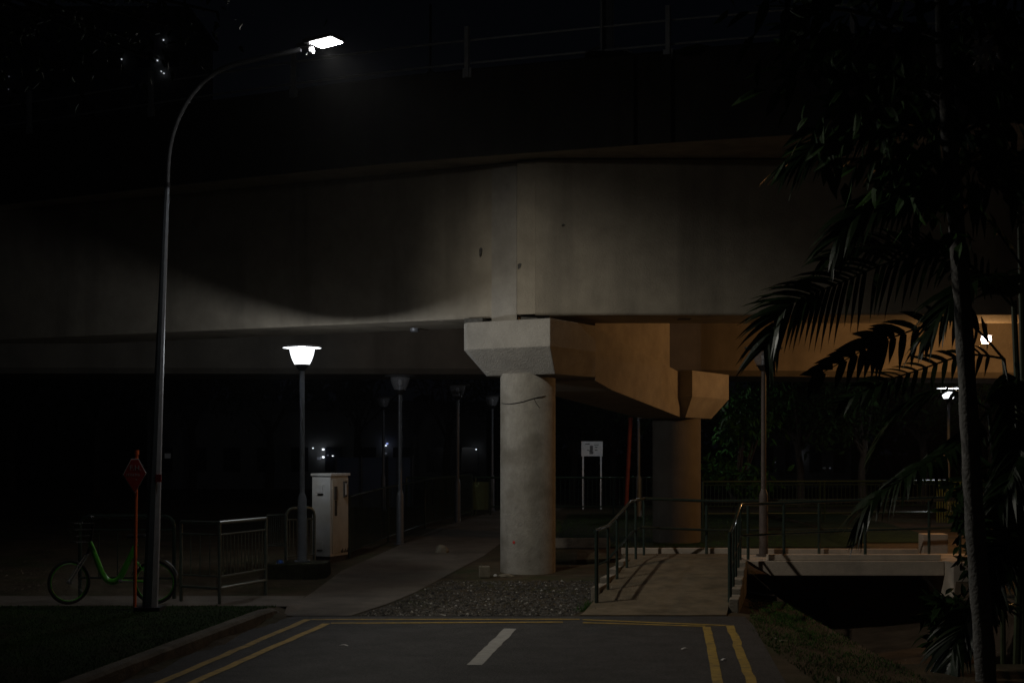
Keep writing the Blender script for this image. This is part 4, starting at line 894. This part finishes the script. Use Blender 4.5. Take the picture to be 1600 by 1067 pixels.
# the wood that closes the view behind, too dense to count
wr = np.random.default_rng(5); n = 9000; Xw = wr.uniform(-45, 45, n); hw = 5.2 + 1.6 * np.sin(Xw * .45) + 1.1 * np.sin(Xw * 1.3 + 1); Zw = .3 + wr.random(n) ** .8 * hw; Yw = 76 + wr.normal(0, 1.6, n)
Vv, ff = leaves_np(np.stack([Xw, Yw, Zw], 1), wr.normal(0, 1, (n, 3)) + np.array([0, 0, -.5]), wr.normal(0, 1, (n, 3)) + np.array([0, -.6, .3]), wr.uniform(.5, 1.1, n), wr.uniform(.3, .6, n))
me = bpy.data.meshes.new('far_wood'); me.from_pydata(Vv.tolist(), [], ff); me.materials.append(M['farleaf']); wo = bpy.data.objects.new('far_wood', me); COL.objects.link(wo)
tag(wo, 'black wood closing the view far behind the viaduct', 'wood', kind='stuff')
# far buildings with a few lights, in the dark beyond
def building(label, pxa, pxb, Y, ztop, lights, floors, cols, cat='building'):
    xa, xb = XP(pxa, Y), XP(pxb, Y); b_ = thing('apartment_block' if floors > 3 else 'low_building', ((xa + xb) / 2, Y, .3), label, cat)
    MB().box(((xa + xb) / 2, Y + 5, (ztop + .3) / 2), (xb - xa, 10, ztop - .3)).build('wall', M['farwall'], b_)
    MB().box(((xa + xb) / 2, Y + 5, ztop + .25), (xb - xa + .8, 10.8, .45)).build('roof', M['farwall'], b_)
    for f in range(floors):
        for c_ in range(cols):
            x = xa + (xb - xa) * (c_ + .5) / cols; z = 1.8 + f * (ztop - 1.5) / floors
            MB().box((x, Y - .03, z), ((xb - xa) / cols * .5, .08, 1.2)).build('window', M['farpane'], b_)
    for px, py, r, mm in lights:
        q = P(px, py, Y - .25); MB().box(q, (r * .9, .12, r * .8)).build('lamp', M[mm], b_)
building('tall dark apartment block behind the top left leaves with scattered lights', -60, 290, 110, 36, [(190, 93, .07, 'dott'), (255.5, 63, .08, 'dott'), (246, 95, .09, 'dott'), (252, 112, .06, 'dott'), (256, 115, .08, 'dott'), (14, 120, .07, 'dotd'), (13, 140, .07, 'dotd')], 9, 8)
building('low dark building behind the lit lamp with small white lights', 230, 760, 70, 4.2, [(505, 702, .10, 'dotw'), (498, 716, .16, 'dotd'), (505, 714, .10, 'dotw'), (512, 711, .07, 'dotd'), (489, 700, .05, 'dotw'), (605, 693, .09, 'dotb'), (603, 708, .10, 'dotd'), (603, 696, .06, 'dotw'), (744, 702, .05, 'dotw'), (262, 712, .3, 'dotx'), (520, 712, .05, 'dotw')], 1, 10)
building('low dark building behind the right-hand fence with dim lights', 1180, 1330, 68, 3.9, [(1251, 712, .06, 'dotw'), (1250, 719, .05, 'dotd'), (1288, 731, .12, 'dotx'), (1297, 731, .06, 'dotd'), (1211, 722, .05, 'dotd')], 1, 4)

# humid night air: one closed box of thin even haze round camera, ground and everything built
HAZE = .00022
mh = bpy.data.materials.new('haze'); mh.use_nodes = True; mh.node_tree.nodes.clear()
ov = mh.node_tree.nodes.new('ShaderNodeOutputMaterial'); pv = mh.node_tree.nodes.new('ShaderNodeVolumePrincipled')
pv.inputs['Color'].default_value = (.9, .93, 1, 1); pv.inputs['Density'].default_value = HAZE; pv.inputs['Anisotropy'].default_value = .35
mh.node_tree.links.new(pv.outputs[0], ov.inputs['Volume'])
hz = MB().box((0, 350, 19), (1300, 1200, 44)).build('haze', mh); hz['kind'] = 'stuff'; hz['label'] = 'thin humid night air glowing round the lamps'
